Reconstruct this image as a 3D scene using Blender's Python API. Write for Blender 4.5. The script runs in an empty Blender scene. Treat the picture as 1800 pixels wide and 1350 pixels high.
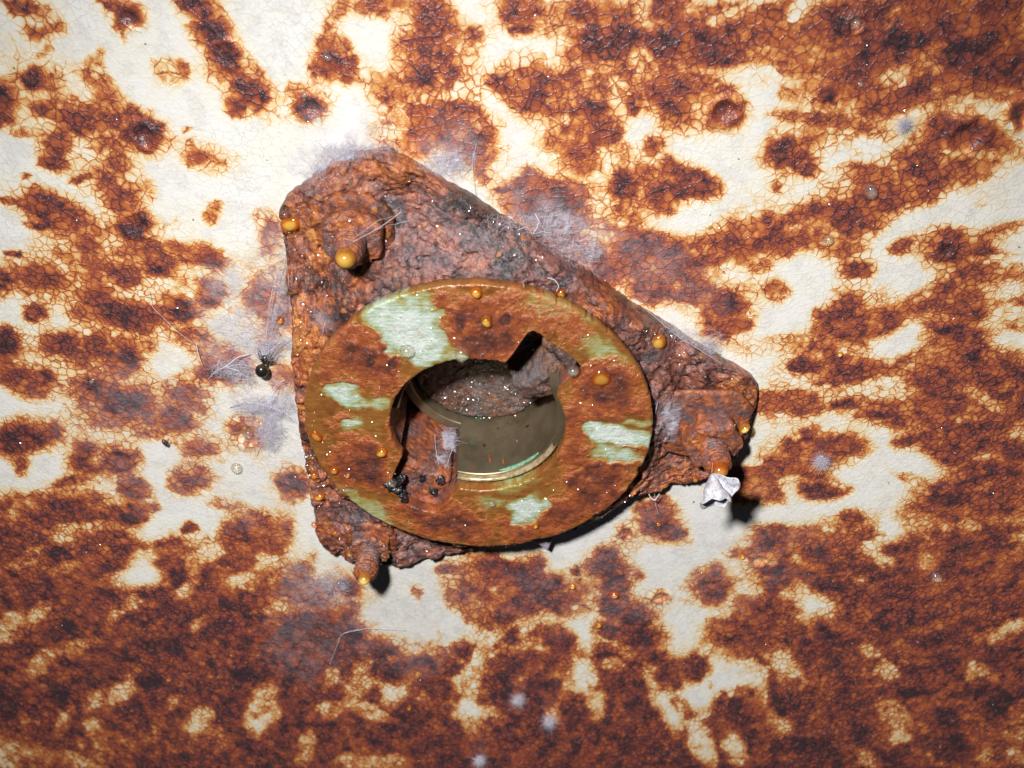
import bpy, bmesh, math, random
import numpy as np
from mathutils import Vector, Matrix

# ------------------------------------------------------------------ camera, world, lamp, exposure
S = 0.001                              # everything below is in millimetres
F_PX, CX, CY = 1600.0, 900.0, 675.0    # focal length and centre in photograph pixels (1800 wide)
TH, ROLL = math.radians(39.0), math.radians(-2.0)
HC = 169.0                             # camera is this far below the ceiling
fw = np.array([0, math.sin(TH), math.cos(TH)])
up0 = np.array([0, -math.cos(TH), math.sin(TH)]); rt0 = np.array([1.0, 0, 0])
up = math.cos(ROLL)*up0 + math.sin(ROLL)*rt0
rt = math.cos(ROLL)*rt0 - math.sin(ROLL)*up0

scene = bpy.context.scene
COL = scene.collection
cam_d = bpy.data.cameras.new('camera'); cam = bpy.data.objects.new('camera', cam_d); COL.objects.link(cam)
cam_d.sensor_width = 36.0; cam_d.lens = 36.0*F_PX/1800.0
cam_d.clip_start = 0.005; cam_d.clip_end = 20.0
mw = Matrix.Identity(4)
for i in range(3):
    mw[i][0] = rt[i]; mw[i][1] = up[i]; mw[i][2] = -fw[i]
mw[2][3] = -HC*S
cam.matrix_world = mw
cam_d.dof.use_dof = True; cam_d.dof.focus_distance = 0.205; cam_d.dof.aperture_fstop = 26.0
scene.camera = cam

world = bpy.data.worlds.new('World'); scene.world = world; world.use_nodes = True
bg = world.node_tree.nodes['Background']
bg.inputs[0].default_value = (0.75, 0.8, 1.0, 1); bg.inputs[1].default_value = 0.015

def cam_pt(r, u, f):                  # millimetres right, up, forward of the lens
    p = rt*r + up*u + fw*f + np.array([0, 0, -HC]); return Vector(p*S)
# the camera's own flash, just left of and above the lens
lamp_d = bpy.data.lights.new('flash_lamp', 'SPOT'); lamp = bpy.data.objects.new('flash_lamp', lamp_d); COL.objects.link(lamp)
lamp.location = Vector((-40, -32, -163))*S
lamp_d.energy = 16.0; lamp_d.shadow_soft_size = 0.0075; lamp_d.spot_size = math.radians(104); lamp_d.spot_blend = 0.9
lamp_d.color = (1.0, 0.98, 0.965)
lamp_d.use_nodes = True                # constant fall-off, set so brightness does not drop with distance
_n = lamp_d.node_tree.nodes; _e = _n['Emission']; _f = _n.new('ShaderNodeLightFalloff')
_f.inputs['Strength'].default_value = 4.5; lamp_d.node_tree.links.new(_f.outputs['Constant'], _e.inputs['Strength'])
aim = Vector((5, 205, 0))*S
lamp.rotation_euler = (aim - lamp.location).to_track_quat('-Z', 'Y').to_euler()

vs = scene.view_settings
scene.display_settings.display_device = 'sRGB'
vs.view_transform = 'Standard'; vs.look = 'None'; vs.gamma = 1.0; vs.exposure = 0.0; vs.use_curve_mapping = False
scene.render.engine = 'CYCLES'
scene.cycles.max_bounces = 8; scene.cycles.transparent_max_bounces = 16
scene.cycles.use_denoising = True
scene.cycles.use_adaptive_sampling = True; scene.cycles.adaptive_threshold = 0.02

# ------------------------------------------------------------------ small helpers
rng = np.random.RandomState(7); random.seed(7)
def unproj(px, py, h=0.0):            # photograph pixel -> millimetres (x, y) on the plane h below the ceiling
    px = np.asarray(px, float); py = np.asarray(py, float)
    a = (px-CX)/F_PX; b = -(py-CY)/F_PX
    dx = fw[0]+a*rt[0]+b*up[0]; dy = fw[1]+a*rt[1]+b*up[1]; dz = fw[2]+a*rt[2]+b*up[2]
    t = (HC-h)/dz
    return dx*t, dy*t
def proj(x, y, h=0.0):
    vz = HC-h
    d = np.maximum(x*fw[0]+y*fw[1]+vz*fw[2], 20.0)
    return CX+F_PX*(x*rt[0]+y*rt[1]+vz*rt[2])/d, CY-F_PX*(x*up[0]+y*up[1]+vz*up[2])/d
def mm_px(x, y, h=0):                 # pixels per millimetre at a point
    return F_PX/(x*fw[0]+y*fw[1]+(HC-h)*fw[2])

_tabs = {}
def vnoise(x, y, seed=0):
    if seed not in _tabs: _tabs[seed] = np.random.RandomState(1000+seed).rand(256, 256).astype(np.float32)
    T = _tabs[seed]
    xi = np.floor(x).astype(np.int64); yi = np.floor(y).astype(np.int64)
    fx = x-xi; fy = y-yi
    fx = fx*fx*fx*(fx*(fx*6-15)+10); fy = fy*fy*fy*(fy*(fy*6-15)+10)
    a = T[xi & 255, yi & 255]; b = T[(xi+1) & 255, yi & 255]; c = T[xi & 255, (yi+1) & 255]; d = T[(xi+1) & 255, (yi+1) & 255]
    return (a*(1-fx)+b*fx)*(1-fy)+(c*(1-fx)+d*fx)*fy
def fbm(x, y, wl, octs=4, seed=0, gain=0.55):   # about 0..1, wl = wavelength in mm
    s = 0; a = 1; t = 0
    for o in range(octs):
        k = 2.0**o/wl
        s = s+a*vnoise(x*k+17.3*o, y*k+9.1*o, seed+o); t += a; a *= gain
    return s/t
def sstep(a, b, x):
    t = np.clip((x-a)/(b-a), 0, 1); return t*t*(3-2*t)

def mesh_obj(name, verts, faces, mat=None, parent=None, attrs=None, smooth=True):
    """verts: n x 3 array of (x, y, h) in mm. faces: list or array."""
    v = np.asarray(verts, float).copy(); v[:, 2] *= -1; v *= S
    org = np.zeros(3)
    if parent is not None: org = np.array(parent.location)
    v -= org
    me = bpy.data.meshes.new(name)
    if isinstance(faces, np.ndarray) and faces.ndim == 2:
        n, k = faces.shape
        me.vertices.add(len(v)); me.vertices.foreach_set('co', v.astype(np.float32).ravel())
        me.loops.add(n*k); me.loops.foreach_set('vertex_index', faces.astype(np.int32).ravel())
        me.polygons.add(n); me.polygons.foreach_set('loop_start', np.arange(0, n*k, k, dtype=np.int32))
        me.update(calc_edges=True)
    else:
        me.from_pydata([tuple(p) for p in v], [], [tuple(f) for f in faces]); me.update()
    me.polygons.foreach_set('use_smooth', np.full(len(me.polygons), smooth))
    for k, a in (attrs or {}).items():
        at = me.attributes.new(k, 'FLOAT', 'POINT'); at.data.foreach_set('value', np.asarray(a, np.float32).ravel())
    if mat: me.materials.append(mat)
    o = bpy.data.objects.new(name, me); COL.objects.link(o)
    if parent is not None: o.parent = parent
    return o
def fix_normals(o):
    bm = bmesh.new(); bm.from_mesh(o.data); bmesh.ops.recalc_face_normals(bm, faces=bm.faces); bm.to_mesh(o.data); bm.free()
def empty(name, x, y, h):
    o = bpy.data.objects.new(name, None); COL.objects.link(o); o.location = (x*S, y*S, -h*S); o.empty_display_size = 0.005
    bpy.context.view_layer.update(); return o
def tag(o, label=None, cat=None, group=None, kind=None):
    if label: o['label'] = label
    if cat: o['category'] = cat
    if group: o['group'] = group
    if kind: o['kind'] = kind
    return o
def grid_faces(n, m, wrap=False, off=0):  # n rows, m columns
    i = np.arange(n-1)[:, None]; j = np.arange(m if wrap else m-1)[None, :]
    j2 = (j+1) % m
    a = i*m+j; b = i*m+j2; c = (i+1)*m+j2; d = (i+1)*m+j
    return np.stack([a, b, c, d], -1).reshape(-1, 4)+off
def tube(points, radii, sides=6):      # a strand along points (n x 3, mm)
    P = np.asarray(points, float); n = len(P); R = np.broadcast_to(np.asarray(radii, float), (n,))
    T = np.gradient(P, axis=0); T /= np.linalg.norm(T, axis=1)[:, None]+1e-9
    ref = np.array([0.31, 0.52, 0.79]); V = []
    for i in range(n):
        a = np.cross(T[i], ref); a /= np.linalg.norm(a)+1e-9; b = np.cross(T[i], a)
        for k in range(sides):
            w = 2*math.pi*k/sides; V.append(P[i]+R[i]*(math.cos(w)*a+math.sin(w)*b))
    F = [tuple(f) for f in grid_faces(n, sides, True)]
    F.append(tuple(range(sides))); F.append(tuple(range((n-1)*sides, n*sides)))
    return np.array(V), F
def join(parts):
    V = []; F = []; o = 0
    for v, f in parts:
        V.append(np.asarray(v, float)); F += [tuple(int(i)+o for i in q) for q in f]; o += len(v)
    return np.vstack(V), F

# ------------------------------------------------------------------ materials
class NT:
    def __init__(s, name):
        s.m = bpy.data.materials.new(name); s.m.use_nodes = True; s.t = s.m.node_tree; s.n = s.t.nodes
        s.p = s.n['Principled BSDF']; s.out = s.n['Material Output']; s._c = None
    def new(s, k, **kw):
        n = s.n.new(k)
        for a, b in kw.items(): setattr(n, a, b)
        return n
    def lk(s, a, b): s.t.links.new(a, b)
    def val(s, i, v):
        if isinstance(v, (int, float, tuple)): i.default_value = v
        else: s.lk(v, i)
    def coord(s):
        if s._c is None: s._c = s.new('ShaderNodeTexCoord').outputs['Object']
        return s._c
    def attr(s, name): return s.new('ShaderNodeAttribute', attribute_name=name).outputs['Fac']
    def math(s, op, a, b=0.0, c=None, clamp=False):
        n = s.new('ShaderNodeMath', operation=op); n.use_clamp = clamp
        s.val(n.inputs[0], a); s.val(n.inputs[1], b)
        if c is not None: s.val(n.inputs[2], c)
        return n.outputs[0]
    def mr(s, v, a, b, c=0.0, d=1.0, smooth=True):
        n = s.new('ShaderNodeMapRange', interpolation_type='SMOOTHSTEP' if smooth else 'LINEAR')
        s.val(n.inputs[0], v); s.val(n.inputs[1], a); s.val(n.inputs[2], b); s.val(n.inputs[3], c); s.val(n.inputs[4], d)
        return n.outputs[0]
    def noise(s, mm, detail=4.0, rough=0.55, vec=None, dist=0.0, seed=0.0):   # feature size in mm
        v = vec or s.coord()
        if seed:
            q = s.new('ShaderNodeVectorMath', operation='ADD'); s.lk(v, q.inputs[0]); q.inputs[1].default_value = (seed*.37, seed*.61, seed*.23); v = q.outputs[0]
        n = s.new('ShaderNodeTexNoise', noise_dimensions='3D'); s.lk(v, n.inputs['Vector'])
        n.inputs['Scale'].default_value = 1000.0/mm; n.inputs['Detail'].default_value = detail
        n.inputs['Roughness'].default_value = rough; n.inputs['Distortion'].default_value = dist
        return n
    def voro(s, mm, feature='F1', vec=None, rnd=1.0):
        n = s.new('ShaderNodeTexVoronoi', feature=feature); s.lk(vec or s.coord(), n.inputs['Vector'])
        n.inputs['Scale'].default_value = 1000.0/mm; n.inputs['Randomness'].default_value = rnd
        return n
    def warp(s, mm, amt, seed=3.0):       # coordinates pushed about by noise, amt in mm
        n = s.noise(mm, 3.0, 0.6, seed=seed)
        a = s.new('ShaderNodeVectorMath', operation='SUBTRACT'); s.lk(n.outputs['Color'], a.inputs[0]); a.inputs[1].default_value = (.5, .5, .5)
        b = s.new('ShaderNodeVectorMath', operation='SCALE'); s.lk(a.outputs[0], b.inputs[0]); b.inputs['Scale'].default_value = amt*0.001*2
        c = s.new('ShaderNodeVectorMath', operation='ADD'); s.lk(b.outputs[0], c.inputs[0]); s.lk(s.coord(), c.inputs[1])
        return c.outputs[0]
    def ramp(s, v, stops):
        n = s.new('ShaderNodeValToRGB'); s.lk(v, n.inputs[0]); e = n.color_ramp.elements
        while len(e) < len(stops): e.new(0.5)
        for q, (p, c) in zip(e, stops): q.position = p; q.color = (*c, 1)
        return n.outputs[0]
    def mix(s, f, a, b, mode='MIX'):
        n = s.new('ShaderNodeMix', data_type='RGBA', blend_type=mode)
        s.val(n.inputs[0], f)
        for i, v in ((6, a), (7, b)):
            if isinstance(v, tuple): n.inputs[i].default_value = (*v, 1)
            else: s.lk(v, n.inputs[i])
        return n.outputs[2]
    def bump(s, h, dist_mm, strength=1.0, prev=None):
        n = s.new('ShaderNodeBump'); n.inputs['Strength'].default_value = strength; n.inputs['Distance'].default_value = dist_mm*0.001
        s.lk(h, n.inputs['Height'])
        if prev is not None: s.lk(prev, n.inputs['Normal'])
        return n.outputs[0]
    def done(s, col=None, rough=None, nrm=None, spec=None):
        if col is not None: s.val(s.p.inputs['Base Color'], (*col, 1) if isinstance(col, tuple) else col)
        if rough is not None: s.val(s.p.inputs['Roughness'], rough)
        if nrm is not None: s.lk(nrm, s.p.inputs['Normal'])
        if spec is not None: s.p.inputs['Specular IOR Level'].default_value = spec
        return s.m

RUST = [(0.0, (.765, .76, .735)), (0.09, (.77, .74, .65)), (0.20, (.76, .57, .30)), (0.32, (.64, .285, .085)), (0.46, (.46, .132, .046)),
        (0.62, (.30, .076, .044)), (0.78, (.18, .053, .045)), (0.91, (.10, .041, .043)), (1.0, (.05, .030, .034))]

RUSTB = [(0.30, (.56, .235, .06)), (0.44, (.43, .125, .036)), (0.60, (.27, .076, .035)), (0.76, (.155, .052, .035)), (0.90, (.070, .036, .030)), (1.0, (.038, .026, .024))]
RUSTD = [(0.50, (.24, .098, .052)), (0.62, (.165, .078, .052)), (0.76, (.105, .060, .048)), (0.90, (.055, .036, .034)), (1.0, (.03, .022, .022))]
def m_ceiling():
    t = NT('rusted_cream_paint')
    t._c = t.new('ShaderNodeAttribute', attribute_name='pattern').outputs['Vector']
    r = t.attr('rust'); film = t.attr('film'); mid = t.attr('mottle'); big = t.attr('patch')
    w = t.warp(2.2, 0.75)
    v1 = t.voro(1.9, 'DISTANCE_TO_EDGE', w); v1c = t.voro(1.9, 'F1', w)
    v3 = t.voro(3.5, 'DISTANCE_TO_EDGE', w)
    v2 = t.voro(1.15, 'DISTANCE_TO_EDGE', w)
    fine = t.noise(.9, 3.0, 0.65, seed=9).outputs[0]
    e1 = t.mr(v1.outputs['Distance'], 0.0, t.mr(big, .35, .65, .03, .075), 1.0, 0.0)
    e1 = t.math('MULTIPLY', e1, t.mr(big, .40, .56, .10, .85))
    e1 = t.math('MAXIMUM', e1, t.math('MULTIPLY', t.mr(v3.outputs['Distance'], 0, t.mr(mid, .35, .65, .02, .055), 1, 0), t.mr(big, .62, .40, .25, 1.0)))
    e1w = t.mr(v1.outputs['Distance'], 0.0, .28, 1.0, 0.0)
    e2 = t.mr(v2.outputs['Distance'], 0.0, .15, 1.0, 0.0)
    e2m = t.math('MULTIPLY', e2, t.mr(mid, .42, .62))
    m = t.math('MULTIPLY', t.mr(r, .03, .40), t.mr(r, .75, 1.05, 1.0, .6))
    crack = t.math('MAXIMUM', t.math('MULTIPLY', e1, .33), t.math('MULTIPLY', e2m, .26))
    crack = t.math('ADD', crack, t.math('MULTIPLY', e1w, .10))
    cellv = t.math('MULTIPLY', t.math('SUBTRACT', v1c.outputs['Color'], .5), .24)
    nz = t.math('ADD', t.math('MULTIPLY', t.math('SUBTRACT', fine, .5), .34), t.math('MULTIPLY', t.math('SUBTRACT', mid, .5), .42))
    det = t.math('ADD', t.math('ADD', cellv, nz), crack)
    rr = t.math('ADD', r, t.math('MULTIPLY', t.math('SUBTRACT', det, .06), m))
    # rust drawn into cracks just outside the stains
    rr = t.math('ADD', rr, t.math('MULTIPLY', t.math('MULTIPLY', e1, t.mr(r, .05, .18)), t.mr(r, .2, .45, .22, 0)))
    clean = t.mr(r, .02, .2, 1, 0)
    hair = t.math('MULTIPLY', t.mr(v2.outputs['Distance'], 0, .05, 1, 0), t.mr(mid, .40, .6, 0, .40))
    hair = t.math('MAXIMUM', hair, t.math('MULTIPLY', t.mr(v1.outputs['Distance'], 0, .035, 1, 0), t.mr(big, .35, .65, 0.1, .55)))
    col = t.ramp(rr, RUST)
    col = t.mix(t.math('MULTIPLY', hair, clean), col, (.36, .32, .28))
    grey = t.math('ADD', t.mr(mid, .50, .72, 0, .32), t.mr(fine, .52, .75, 0, .28))
    col = t.mix(t.math('MULTIPLY', grey, clean), col, (.56, .55, .52))
    spk = t.voro(4.5, 'F1', w)
    sp = t.math('MULTIPLY', t.mr(spk.outputs['Distance'], .04, .075, 1, 0), t.mr(spk.outputs['Color'], .62, .66))
    col = t.mix(t.math('MULTIPLY', sp, .8), col, (.05, .045, .04))
    fl = t.math('MULTIPLY', film, t.mr(fine, .30, .70, .55, 1.0))
    col = t.mix(fl, col, (.42, .38, .41))
    hgt = t.math('ADD', t.math('MULTIPLY', t.mr(v1.outputs['Distance'], 0, .14), t.mr(r, .0, .3, .10, .45)), t.math('MULTIPLY', fine, t.mr(r, .1, .8, .5, 1.6)))
    nrm = t.bump(hgt, .21, .85)
    rough = t.math('ADD', t.mr(r, 0, .7, .45, .30), t.math('MULTIPLY', t.math('SUBTRACT', mid, .5), .3), clamp=True)
    return t.done(col, rough, nrm, .45)

def m_rust(name, lo=.45, hi=1.0, film=.0, bump=.35, rough=.33, orange=0.0, scale=1.0, usefilm=False, fcol=(.33, .30, .345), ramp=None):
    t = NT(name)
    w = t.warp(1.6, .6)
    n1 = t.noise(6*scale, 5, .65, seed=1).outputs[0]; n2 = t.noise(1.3*scale, 5, .68, seed=4).outputs[0]
    v = t.voro(1.9*scale, 'F1', w)
    k = t.math('ADD', t.math('MULTIPLY', n1, .55), t.math('MULTIPLY', n2, .6))
    k = t.mr(k, .44, .72, lo, hi, False)
    k = t.math('ADD', k, t.math('MULTIPLY', t.math('SUBTRACT', v.outputs['Color'], .5), .30))
    if usefilm: k = t.math('SUBTRACT', k, t.math('MULTIPLY', t.attr('warm'), .22))
    col = t.ramp(k, ramp or RUSTB)
    if orange:
        o = t.math('MULTIPLY', t.mr(v.outputs['Distance'], .25, .5, 1, 0), t.mr(v.outputs['Color'], .70, .82))
        col = t.mix(t.math('MULTIPLY', o, orange), col, (.50, .17, .032))
        d = t.math('MULTIPLY', t.mr(v.outputs['Distance'], .2, .5, 1, 0), t.mr(v.outputs['Color'], .16, .08))
        col = t.mix(t.math('MULTIPLY', d, .8), col, (.035, .022, .022))
    if film or usefilm:
        f = t.mr(n1, .40, .66, 0, max(film, .3))
        if usefilm: f = t.math('MULTIPLY', t.attr('film'), t.mr(n2, .32, .66, .95, .15))
        col = t.mix(t.math('MULTIPLY', f, .55), col, fcol)
    hg = t.math('ADD', n2, t.math('MULTIPLY', t.mr(v.outputs['Distance'], .1, .7, 1, 0), .5))
    hg = t.math('ADD', hg, t.math('MULTIPLY', t.noise(.42, 2, .6, seed=6).outputs[0], .55))
    nrm = t.bump(hg, bump, 1.0)
    rg = t.math('ADD', rough, t.math('MULTIPLY', t.math('SUBTRACT', n1, .5), .5), clamp=True)
    return t.done(col, rg, nrm, .6)

def m_disc():
    t = NT('tarnished_brass_face')
    r = t.attr('rust'); g = t.attr('green')
    n1 = t.noise(9, 5, .6, seed=1).outputs[0]; n2 = t.noise(2.0, 6, .65, seed=2).outputs[0]; n3 = t.noise(.7, 4, .6, seed=3).outputs[0]
    st = t.new('ShaderNodeMapping'); st.inputs['Scale'].default_value = (.25, 2.2, 1); t.lk(t.coord(), st.inputs[0])
    scr = t.noise(1.2, 4, .6, vec=st.outputs[0], seed=7).outputs[0]
    base = t.ramp(t.math('ADD', t.math('MULTIPLY', n1, .55), t.math('MULTIPLY', n2, .45)),
                  [(.34, (.12, .046, .017)), (.43, (.24, .085, .024)), (.50, (.32, .122, .03)), (.57, (.34, .155, .036)), (.67, (.36, .23, .065)), (.77, (.44, .36, .15))])
    base = t.mix(t.mr(scr, .42, .66, .1, .7), base, (.23, .078, .022))
    gg = t.math('ADD', g, t.math('ADD', t.math('MULTIPLY', t.math('SUBTRACT', n2, .52), 1.0), t.math('MULTIPLY', t.math('SUBTRACT', scr, .52), 1.1)))
    gr = t.ramp(gg, [(.0, (.30, .17, .04)), (.22, (.36, .27, .075)), (.34, (.38, .36, .14)), (.50, (.44, .47, .26)), (.68, (.50, .62, .49)), (.95, (.72, .79, .73))])
    col = t.mix(t.mr(g, .04, .35), base, gr)
    rr = t.math('ADD', r, t.math('MULTIPLY', t.math('SUBTRACT', n2, .5), .62))
    rr = t.math('ADD', rr, t.math('MULTIPLY', t.math('MULTIPLY', t.math('SUBTRACT', n3, .5), .45), t.mr(r, .1, .4)))
    n4 = t.noise(4.2, 4, .62, seed=14).outputs[0]
    rr = t.math('ADD', rr, t.math('MULTIPLY', t.math('SUBTRACT', n4, .46), .95))
    rc = t.ramp(t.math('ADD', t.math('MULTIPLY', rr, .8), 0.02), [(.16, (.36, .165, .038)), (.30, (.50, .155, .036)), (.45, (.38, .100, .032)), (.58, (.26, .070, .031)), (.70, (.15, .047, .030)), (.88, (.06, .030, .028))])
    col = t.mix(t.mr(rr, .12, .58), col, rc)
    hg = t.math('ADD', t.math('MULTIPLY', n2, t.mr(rr, .2, .6, .35, 1.2)), t.math('MULTIPLY', n3, t.mr(g, .3, .7, .30, .6)))
    nrm = t.bump(hg, .42, 1.0)
    met = t.math('MULTIPLY', t.mr(rr, .2, .4, 1, 0), .12)
    t.lk(met, t.p.inputs['Metallic'])
    rg = t.math('ADD', .22, t.math('MULTIPLY', t.math('SUBTRACT', n1, .5), .4), clamp=True)
    return t.done(col, rg, nrm, .7)

def m_brass():
    t = NT('dull_brass_tube')
    n1 = t.noise(7, 5, .6, seed=1).outputs[0]; n2 = t.noise(1.4, 5, .6, seed=2).outputs[0]
    col = t.ramp(n1, [(.3, (.17, .125, .075)), (.5, (.25, .20, .125)), (.7, (.32, .27, .18))])
    spot = t.voro(5, 'F1', t.warp(2, .8))
    col = t.mix(t.math('MULTIPLY', t.mr(spot.outputs['Distance'], .05, .16, 1, 0), t.mr(spot.outputs['Color'], .55, .6)), col, (.06, .035, .025))
    gn = t.noise(5, 4, .6, seed=9).outputs[0]
    col = t.mix(t.mr(gn, .63, .72, 0, .6), col, (.20, .30, .20))
    nrm = t.bump(n2, .1, .6)
    t.p.inputs['Metallic'].default_value = .75
    return t.done(col, t.math('ADD', .44, t.math('MULTIPLY', t.math('SUBTRACT', n1, .5), .3)), nrm)

def m_drop(name, col, cloudy=.5, low=None):
    """rusty water: clear and tinted above, hanging bottom coloured brighter like focused light, glossy skin"""
    t = NT(name); p = t.p
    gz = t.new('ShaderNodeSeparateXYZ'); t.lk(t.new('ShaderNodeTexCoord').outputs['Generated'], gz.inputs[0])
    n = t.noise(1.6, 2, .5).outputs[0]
    crescent = t.mr(t.math('ADD', gz.outputs['Z'], t.math('MULTIPLY', t.math('SUBTRACT', n, .5), .15)), .0, .34, 1, 0)  # painted bright crescent, imitates light gathered in the bottom of the drop
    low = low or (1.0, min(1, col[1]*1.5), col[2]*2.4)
    t.lk(t.mix(crescent, (col[0]*.85, col[1]*.75, col[2]*.7), low), p.inputs['Base Color'])
    p.inputs['Roughness'].default_value = .10; p.inputs['IOR'].default_value = 1.45
    p.inputs['Transmission Weight'].default_value = .1
    tint = (*[min(1, c**.45) for c in col], 1)
    tr = t.new('ShaderNodeBsdfTransparent'); tr.inputs[0].default_value = tint
    rf = t.new('ShaderNodeBsdfRefraction'); rf.inputs['IOR'].default_value = 1.25; rf.inputs['Roughness'].default_value = .02; rf.inputs[0].default_value = tint
    g = t.new('ShaderNodeBsdfGlossy'); g.inputs['Roughness'].default_value = .12
    m0 = t.new('ShaderNodeMixShader'); m0.inputs[0].default_value = .25; t.lk(tr.outputs[0], m0.inputs[1]); t.lk(rf.outputs[0], m0.inputs[2])
    m1 = t.new('ShaderNodeMixShader'); t.lk(t.mr(crescent, 0, 1, cloudy*.45, min(1, cloudy*1.25), False), m1.inputs[0]); t.lk(m0.outputs[0], m1.inputs[1]); t.lk(p.outputs[0], m1.inputs[2])
    m2 = t.new('ShaderNodeMixShader'); m2.inputs[0].default_value = .07; t.lk(m1.outputs[0], m2.inputs[1]); t.lk(g.outputs[0], m2.inputs[2])
    t.lk(m2.outputs[0], t.out.inputs['Surface'])
    return t.m

def m_web(name, dens=.5, col=(.62, .58, .66), mm=2.2, attr=None):
    t = NT(name)
    p = t.p; p.inputs['Roughness'].default_value = .8
    n = t.noise(mm, 6, .7, dist=.8, seed=2).outputs[0]
    st = t.new('ShaderNodeMapping'); st.inputs['Scale'].default_value = (.3, 2.0, .6); st.inputs['Rotation'].default_value = (0, 0, .5); t.lk(t.coord(), st.inputs[0])
    fib = t.noise(.8, 4, .6, vec=st.outputs[0], seed=5).outputs[0]
    a = t.math('ADD', t.mr(n, .34, .68, 0, dens), t.mr(fib, .55, .7, 0, dens*.7), clamp=True)
    if attr: a = t.math('MULTIPLY', a, t.attr(attr))
    t.lk(a, p.inputs['Alpha'])
    c = t.mix(t.mr(fib, .4, .7), tuple(x*.8 for x in col), col)
    return t.done(c)

def m_plain(name, a, b, mm=1.0, rough=.5, bump=.1):
    t = NT(name); n = t.noise(mm, 5, .6).outputs[0]
    return t.done(t.mix(t.mr(n, .3, .7), a, b), rough, t.bump(n, bump, .8))

M_CEIL = m_ceiling()
M_PLATE = m_rust('scaled_rust_plate', .42, 1.02, usefilm=True, bump=.42, rough=.27, orange=.8)
M_NUT = m_rust('orange_rust_nut', .36, .86, film=.10, bump=.4, rough=.26, orange=.7)
M_DARK = m_rust('dark_rust', .54, .98, ramp=RUSTD, fcol=(.17, .15, .155), film=.8, bump=.5, rough=.24)
M_LUG = m_rust('red_rust', .42, .95, film=.1, bump=.4, rough=.32, orange=.4)
M_DISC = m_disc(); M_BRASS = m_brass()
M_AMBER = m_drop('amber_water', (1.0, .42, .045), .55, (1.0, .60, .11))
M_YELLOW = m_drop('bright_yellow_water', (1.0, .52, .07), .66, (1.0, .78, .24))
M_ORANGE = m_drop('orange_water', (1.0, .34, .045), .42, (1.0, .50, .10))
M_CLEAR = m_drop('clear_water', (1.0, .98, .92), .16, (1.0, .96, .82))
M_PINK = m_drop('pinkish_water', (1.0, .36, .15), .5, (1.0, .52, .28))
M_WEB = m_web('cobweb_film', .80, (.58, .55, .63), attr='fade'); M_WEBTHICK = m_web('dense_cobweb', 1.0, (.60, .57, .68), 2.6, attr='fade')
M_STRAND = m_plain('silk_strand', (.55, .52, .58), (.75, .72, .76), 1.5, .7)

# ------------------------------------------------------------------ rust map of the ceiling: stains placed where the paint has failed
def T(x0, y0, s, L):
    return [(x0+a[0]/s, y0+a[1]/s, a[2]/s, a[3]/s, a[4], a[5]) for a in L]
BASE = []; HOLE = []; SPOT = []
# top left
SPOT += T(0, 0, 3, [(130,40,120,50,10,.75),(230,165,110,50,-8,.62),(690,90,75,80,30,.92),(610,30,90,45,30,.6),(660,200,20,50,0,.3),
 (1040,30,110,70,20,.8),(1110,180,120,90,35,.75),(1190,290,100,80,40,.9),(1170,380,100,60,0,.5),(1310,500,120,90,30,.75),(1370,510,60,50,0,.92),
 (1240,560,60,50,0,.8),(1330,380,150,60,50,.35),(970,390,60,30,60,.55),(900,400,110,80,20,.33),(1740,330,90,100,10,.75),(1720,220,60,70,60,.6),
 (1760,100,50,150,30,.35),(1630,570,80,65,40,.85),(1580,480,80,60,30,.35),(170,420,60,65,30,.75),(230,440,120,60,0,.35),(30,530,80,110,20,.85),
 (20,640,60,40,0,.6),(240,590,120,60,0,.55),(400,640,150,60,20,.65),(540,490,90,60,30,.6),(500,330,50,70,40,.35),(500,430,110,60,30,.42),
 (220,290,20,60,60,.35),(540,650,280,110,15,.40),(600,640,120,40,15,.6),(760,720,90,80,10,.95),(690,620,60,50,0,.6),(590,760,130,90,0,.45),
 (630,850,60,80,0,.45),(300,770,80,110,20,.62),(290,870,70,40,0,.6),(190,720,120,30,0,.3),(1030,820,75,75,20,.65),(1150,830,70,30,10,.5),
 (1090,830,170,100,5,.22),(990,680,30,20,0,.3),(1130,1110,50,60,20,.5),(430,960,70,25,-10,.55),(150,945,40,20,0,.5),(660,1010,150,90,10,.6),
 (640,1070,90,50,10,.75),(720,1190,100,75,30,.93),(620,960,160,80,10,.42),(270,1090,170,70,15,.75),(350,1150,200,90,20,.5),(500,1230,120,90,0,.5),
 (480,1280,90,60,0,.7),(60,1060,120,25,10,.5),(230,1190,80,25,0,.6),(900,1320,250,40,5,.5),(700,1330,150,40,0,.5),(1090,1330,90,45,0,.7),
 (80,1340,60,20,0,.6),(1430,1250,60,120,0,.6),(1400,1160,60,60,0,.35)])
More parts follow.
